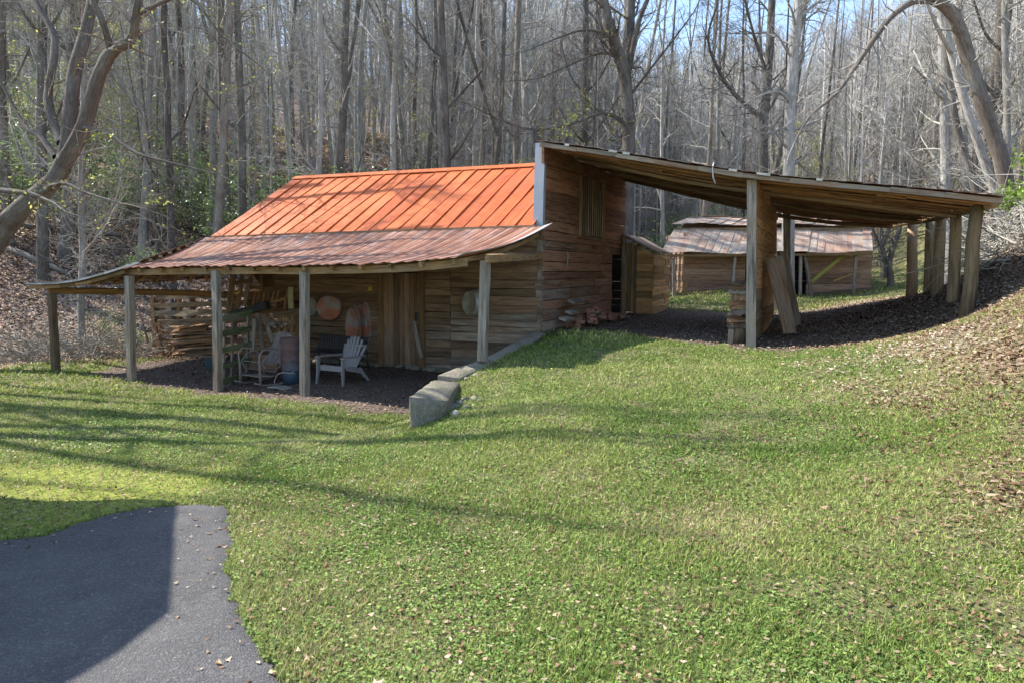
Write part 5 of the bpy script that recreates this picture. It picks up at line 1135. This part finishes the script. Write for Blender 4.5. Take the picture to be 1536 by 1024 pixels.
# picket panels and planks stored behind the rocker
def board(name, pa, pb, s, w, th, mat, label, wx=.4, cat='board', group=None, s2=None):
    f = MB(); f.bar(hS(*pa, s), hS(*pb, s if s2 is None else s2), w, th, -vD, wx, .005, seg=3, bow=R.uniform(-.01, .01)); return solo(f, name, mat, label=label, cat=cat, group=group)
pk = empty('picket_panel', hS(405, 470, -.5), 'leaning picket fence panel under the porch roof', 'fence panel')
for k in range(8):
    x = 380+k*7; f = MB(); f.bar(hS(x-3, 470-k*.8, -.5), hS(x+3, 440-k*.6, -.42), .075, .02, -vD, .3); f.build('picket', W_lum, pk)
for (a, b) in (((374, 461), (429, 448)), ((380, 470), (430, 464))):
    f = MB(); f.bar(hS(*a, -.55), hS(*b, -.53), .07, .03, -vD, .2); f.build('rail', W_lum, pk)
board('plank', (437, 463), (436, 431), -.75, .135, .03, plain('pale_plank', (.45, .40, .24), .8, 0, .2), 'short pale upright plank at the right end of the picket panel')
pk2 = empty('picket_panel', hS(432, 508, -.8), 'lower broken picket panel standing right of the rocking chair', 'fence panel')
for k, (x, m) in enumerate(((419, W_lum), (428, M_yel if 0 else W_part), (437, W_lum), (444, W_lum), (451, W_lum))):
    f = MB(); f.bar(hS(x-4+k*1.5, 514, -.85), hS(x+2, 470, -.78), .085, .02, -vD, .3); f.build('picket', m, pk2)
f = MB(); f.bar(hS(410, 474, -.9), hS(452, 468, -.86), .13, .03, -vD, .1); f.build('rail', W_barn, pk2)
for k, (a, b, w, m, l) in enumerate((((343, 470), (350, 412), .16, W_barn, 'leftmost dark plank leaning under the porch roof'), ((356, 462), (364, 408), .12, W_lum, 'plank leaning second from the left under the porch roof'), ((366, 460), (378, 408), .10, W_barn, 'narrow plank leaning third from the left under the porch roof'))): board('plank', a, b, -.35-.05*k, w, .03, m, l)
f = MB(); b = hS(393, 452, -.25); f.tube([b, hS(392, 411, -.25)], .05, 8, .2, rough=.05); solo(f, 'short_post', W_lum, b, label='short round post upright behind the picket panel', cat='post')
board('cross_board', (352, 425), (378, 421), -.55, .09, .03, W_barn, 'short dark board nailed across the leaning planks')
f = MB(); p = hS(355, 437, -.9); f.tube([p+uD*.05, p-ZD*.04, p-uD*.08-ZD*.03, p-uD*.09+ZD*.08, p-uD*.05+ZD*.15], [.03, .06, .05, .03, .015], 8, squash=.5); solo(f, 'wood_chunk', M_bone, label='pale curved wood chunk resting before the leaning planks', cat='wood')
f = MB(); a, b = hS(348, 473, -1.0), hS(402, 457, -.9); f.bar(a, b, .17, .14, -vD, .5, seg=2); solo(f, 'trough', M_iron, label='dark metal trough lying on top of the green gate', cat='trough')
for k, (a, b, w) in enumerate((((378, 545), (382, 478), .10), ((394, 520), (386, 470), .09), ((409, 512), (396, 475), .08))): board('plank', a, b, -1.25+.1*k, w, .04, W_old, ('leftmost', 'middle', 'rightmost')[k]+' grey plank leaning behind the rocking chair', .8)
for k in range(7):
    p = hS(399+k*5+R.uniform(-2, 2), 487+R.uniform(-4, 5), -1.0); f = MB(); f.rock(p, R.uniform(.06, .10), (1.2, .8, .8), 2, .3, R.uniform(0, 3)); solo(f, 'wood_scrap', W_barn, label='dark lump of scrap piled behind the rocking chair', cat='scrap', group='scraps heaped behind the rocking chair')
p = hS(404, 545, -1.3); f = MB(); f.bar(V((p.x, p.y, h1(p.x, p.y)+.18))-uD*.45, V((p.x, p.y, h1(p.x, p.y)+.2))+uD*.45, .5, .36, ZD, .1); solo(f, 'wooden_box', W_barn, label='dark low wooden box behind the rocking chair', cat='box')
# log wall and lumber stack on the left
lw = empty('log_crib', U(FL_END+1.3, .6, 0), 'open crib of rough stacked logs at the left end of the barn', 'log wall')
for k, (py, r) in enumerate(((446, .09), (459, .075), (471, .085), (484, .10), (499, .11), (515, .10), (531, .10))):
    f = MB(); f.bar(hS(234+R.uniform(-3, 6), py, .55), hS(378, py-4+R.uniform(-2, 2), .55), r*1.7, r*1.5, -vD, .5, .02, seg=6, bow=R.uniform(-.03, .03)); f.build('log', W_log, lw)
for px in (240, 268, 290, 352):
    f = MB(); f.bar(hS(px, 545, .7), hS(px+R.uniform(-3, 3), 444, .7), .12, .1, -vD, .2, .01, seg=3); f.build('stay', W_barn, lw)
n_ = 0
for row in range(10):
    for j in range(3):
        py = 542-row*5.6+R.uniform(-1.5, 1.5); s = -.15-.18*j+R.uniform(-.08, .08); x0 = 247+R.uniform(-5, 16)+row*.8; x1 = R.uniform(300, 345); n_ += 1
        a, b = hS(x0, py, s), hS(x1, py-5+R.uniform(-4, 2), s+R.uniform(-.1, .1)); a.z = max(a.z, h1(a.x, a.y)+.02); b.z = max(b.z, h1(b.x, b.y)+.02)
        f = MB(); f.bar(a, b, R.uniform(.10, .16), R.uniform(.025, .045), ZD+vD*R.uniform(-.6, .3), R.uniform(.2, .9), .01, seg=4, bow=R.uniform(-.04, .04)); solo(f, 'board', W_lum, label='rough board in the stack at the left end of the porch', cat='board', group='boards stacked at the left end of the porch')
for k, (a, b, w, s, l) in enumerate((((240, 540), (236, 484), .19, -.2, 'wide sunlit orange board standing at the left end of the stack'), ((247, 536), (233, 490), .09, -.35, 'narrow sunlit board crossing in front of the wide orange one'), ((236, 553), (262, 520), .10, -.6, 'dark board leaning low against the left end of the stack'), ((222, 552), (256, 528), .06, -.7, 'thin pale board lying slanted at the foot of the stack'), ((262, 503), (240, 497), .08, -.4, 'short orange board sticking out left from the stack'))): board('board', a, b, s, w, .035, W_lum, l, .0)
f = MB(); b = hY(222, 513, 16.8); f.tube([b, hY(213, 480, 17), hY(206, 460, 17.1)], [.03, .02, .008], 6); solo(f, 'pale_stick', M_twig, label='pale bare stick leaning left of the board stack', cat='stick')
cr = empty('crate', hS(316, 548, -1.9), 'small teal plastic crate on the dirt left of the second post', 'crate'); p = hS(316, 549, -1.7); p.z = h1(p.x, p.y); cr.location = p
f = MB(); f.box(p+ZD*.10, .24, .2, .2, .4); f.build('crate_body', M_teal, cr); f = MB()
for k in (-1, 1): f.box(p+ZD*.205+Vector((-.08*k*math.sin(.4), .08*k*math.cos(.4), 0)), .25, .03, .03, .4)
for k in range(4): f.box(p+ZD*.10+Vector((math.cos(.4)*(-.09+.06*k)+.105*math.sin(.4), math.sin(.4)*(-.09+.06*k)-.105*math.cos(.4), 0)), .012, .012, .18, .4)
f.build('crate_rim', M_teal, cr)
# ================================================================ THINGS UNDER THE LEAN-TO
base = hY(1108, 510, 12.45); base.z = h1(base.x, base.y)
f = MB(); f.tube([base-ZD*.05, base+ZD*.26], [.15, .13], 10, .4, rough=.06); solo(f, 'stump', W_log, base, label='short stump under the stack of slabs by the centre post', cat='stump')
zz = base.z+.25; kk = 0
while zz < hY(1108, 424, 12.45).z:
    h = R.uniform(.05, .11); f = MB(); w = R.uniform(.28, .36); rz = R.uniform(-.15, .15); dd = Vector((math.cos(rz), math.sin(rz), 0)); c_ = base+dd*R.uniform(-.02, .02); c_.z = zz+h/2
    f.bar(c_-dd*w/2, c_+dd*w/2, R.uniform(.22, .3), h*.9, ZD, .9 if (kk % 4 == 0 or zz > 1.75) else .3, .012, seg=4, bow=R.uniform(-.02, .03)); solo(f, 'stacked_board', W_lum if kk % 4 else W_old, label='rough wooden slab in the stack beside the centre post', cat='slab', group='slabs stacked beside the centre post'); zz += h; kk += 1
f = MB(); b = hY(1096, 508, 12.2); b.z = h1(b.x, b.y); f.bar(b, b+ZD*.27, .09, .05, -vD, .5); solo(f, 'short_board', W_old, b, label='short upright board propped against the stump', cat='board')
for k, (a, b, Y0, Y1, w, m, l) in enumerate((((1185, 500), (1158, 388), 12.7, 13.1, .33, W_lum, 'foremost wide yellowish board leaning on the partition wall'), ((1190, 490), (1168, 384), 13.0, 13.3, .20, W_barn, 'second narrow board leaning on the partition wall'), ((1194, 487), (1172, 377), 13.3, 13.7, .22, W_barn, 'third grey board leaning on the partition wall'), ((1197, 482), (1177, 380), 13.6, 14.1, .14, W_barn, 'rearmost brown board leaning on the partition wall'))):
    p0, p1 = hY(*a, Y0), hY(*b, Y1); p0.z = max(p0.z, h1(p0.x, p0.y)); f = MB(); f.bar(p0, p1, w, .03, Vector((.45, -.88, .2)), .5, .005, seg=4, bow=.01, tw=R.uniform(-.1, .1)); solo(f, 'board', m, p0, label=l, cat='board')
# ================================================================ HOUSE left of the camera: its roof shades the driveway
kx = 1/math.tan(math.radians(44)); off = Vector((.935, -.355, 0)).normalized()*(kx*3.0)
G1, G2, G3 = hZ(228, 738, .34), hZ(218, 920, .34), hZ(140, 975, .34)
G4 = G3+(G3-G2).normalized()*3; P0 = [G1, G2, G3, G4+Vector((-1.0, -.6, 0)), Vector((-12, .5, .34)), Vector((-12, G1.y, .34))]
P0 = [p-off for p in P0]; hs = empty('house', (-9.5, 3.5, .34), 'house corner with flat eave standing left of the driveway, outside the picture', 'house')
f = MB(); n = len(P0); vs = [(p.x, p.y, 3.34) for p in P0]+[(p.x, p.y, 3.56) for p in P0]
f.add(vs, [tuple(range(n-1, -1, -1)), tuple(range(n, 2*n))]+[(i, (i+1) % n, n+(i+1) % n, n+i) for i in range(n)], [(v[0], v[1], v[2]) for v in vs], (.5, .5, .5, 1)); f.build('roof', M_galv, hs)
f = MB(); cx = sum(p.x for p in P0)/n; cy = sum(p.y for p in P0)/n; Q = [Vector((cx+(p.x-cx)*.88, cy+(p.y-cy)*.88, 0)) for p in P0]
for i in range(n):
    a, b = Q[i], Q[(i+1) % n]; nn = Vector((b.y-a.y, a.x-b.x, 0)).normalized(); f.bar(a+ZD*1.8, b+ZD*1.8, .15, 3.08, ZD, .6)
f.build('wall', W_old, hs)
EXPOSURE = 1.45
# ---------------------------------------------------------------- camera, light, sky
cd = bpy.data.cameras.new('camera'); co = bpy.data.objects.new('camera', cd); COL.objects.link(co); scene.camera = co
co.location = CAM; co.rotation_euler = (math.pi/2-PITCH, 0, 0); cd.sensor_width = 36; cd.lens = 24; cd.clip_end = 2000; cd.clip_start = .05
SUN_EL = math.radians(44); sdir = Vector((-.935, .355, 0)).normalized()
L = bpy.data.lights.new('sun', 'SUN'); L.energy = 3.8; L.angle = math.radians(.55); L.color = (1, .955, .88)
lo = bpy.data.objects.new('sun', L); COL.objects.link(lo)
dvec = -(sdir*math.cos(SUN_EL)+ZD*math.sin(SUN_EL)); lo.rotation_euler = dvec.to_track_quat('-Z', 'Y').to_euler()
w = bpy.data.worlds.new('World'); scene.world = w; w.use_nodes = True; nt = w.node_tree; nt.nodes.clear()
sk = nt.nodes.new('ShaderNodeTexSky'); sk.sky_type = 'NISHITA'; sk.sun_disc = False; sk.sun_elevation = SUN_EL; sk.sun_rotation = math.atan2(sdir.x, sdir.y); sk.air_density = 1; sk.dust_density = .6
bg = nt.nodes.new('ShaderNodeBackground'); bg.inputs[1].default_value = .15; ow = nt.nodes.new('ShaderNodeOutputWorld')
nt.links.new(sk.outputs[0], bg.inputs[0]); nt.links.new(bg.outputs[0], ow.inputs[0])
scene.view_settings.view_transform = 'Standard'; scene.view_settings.look = 'None'; scene.view_settings.exposure = EXPOSURE; scene.view_settings.gamma = 1
scene.cycles.max_bounces = 6; scene.cycles.diffuse_bounces = 3; scene.cycles.glossy_bounces = 2; scene.cycles.transmission_bounces = 3; scene.cycles.transparent_max_bounces = 4
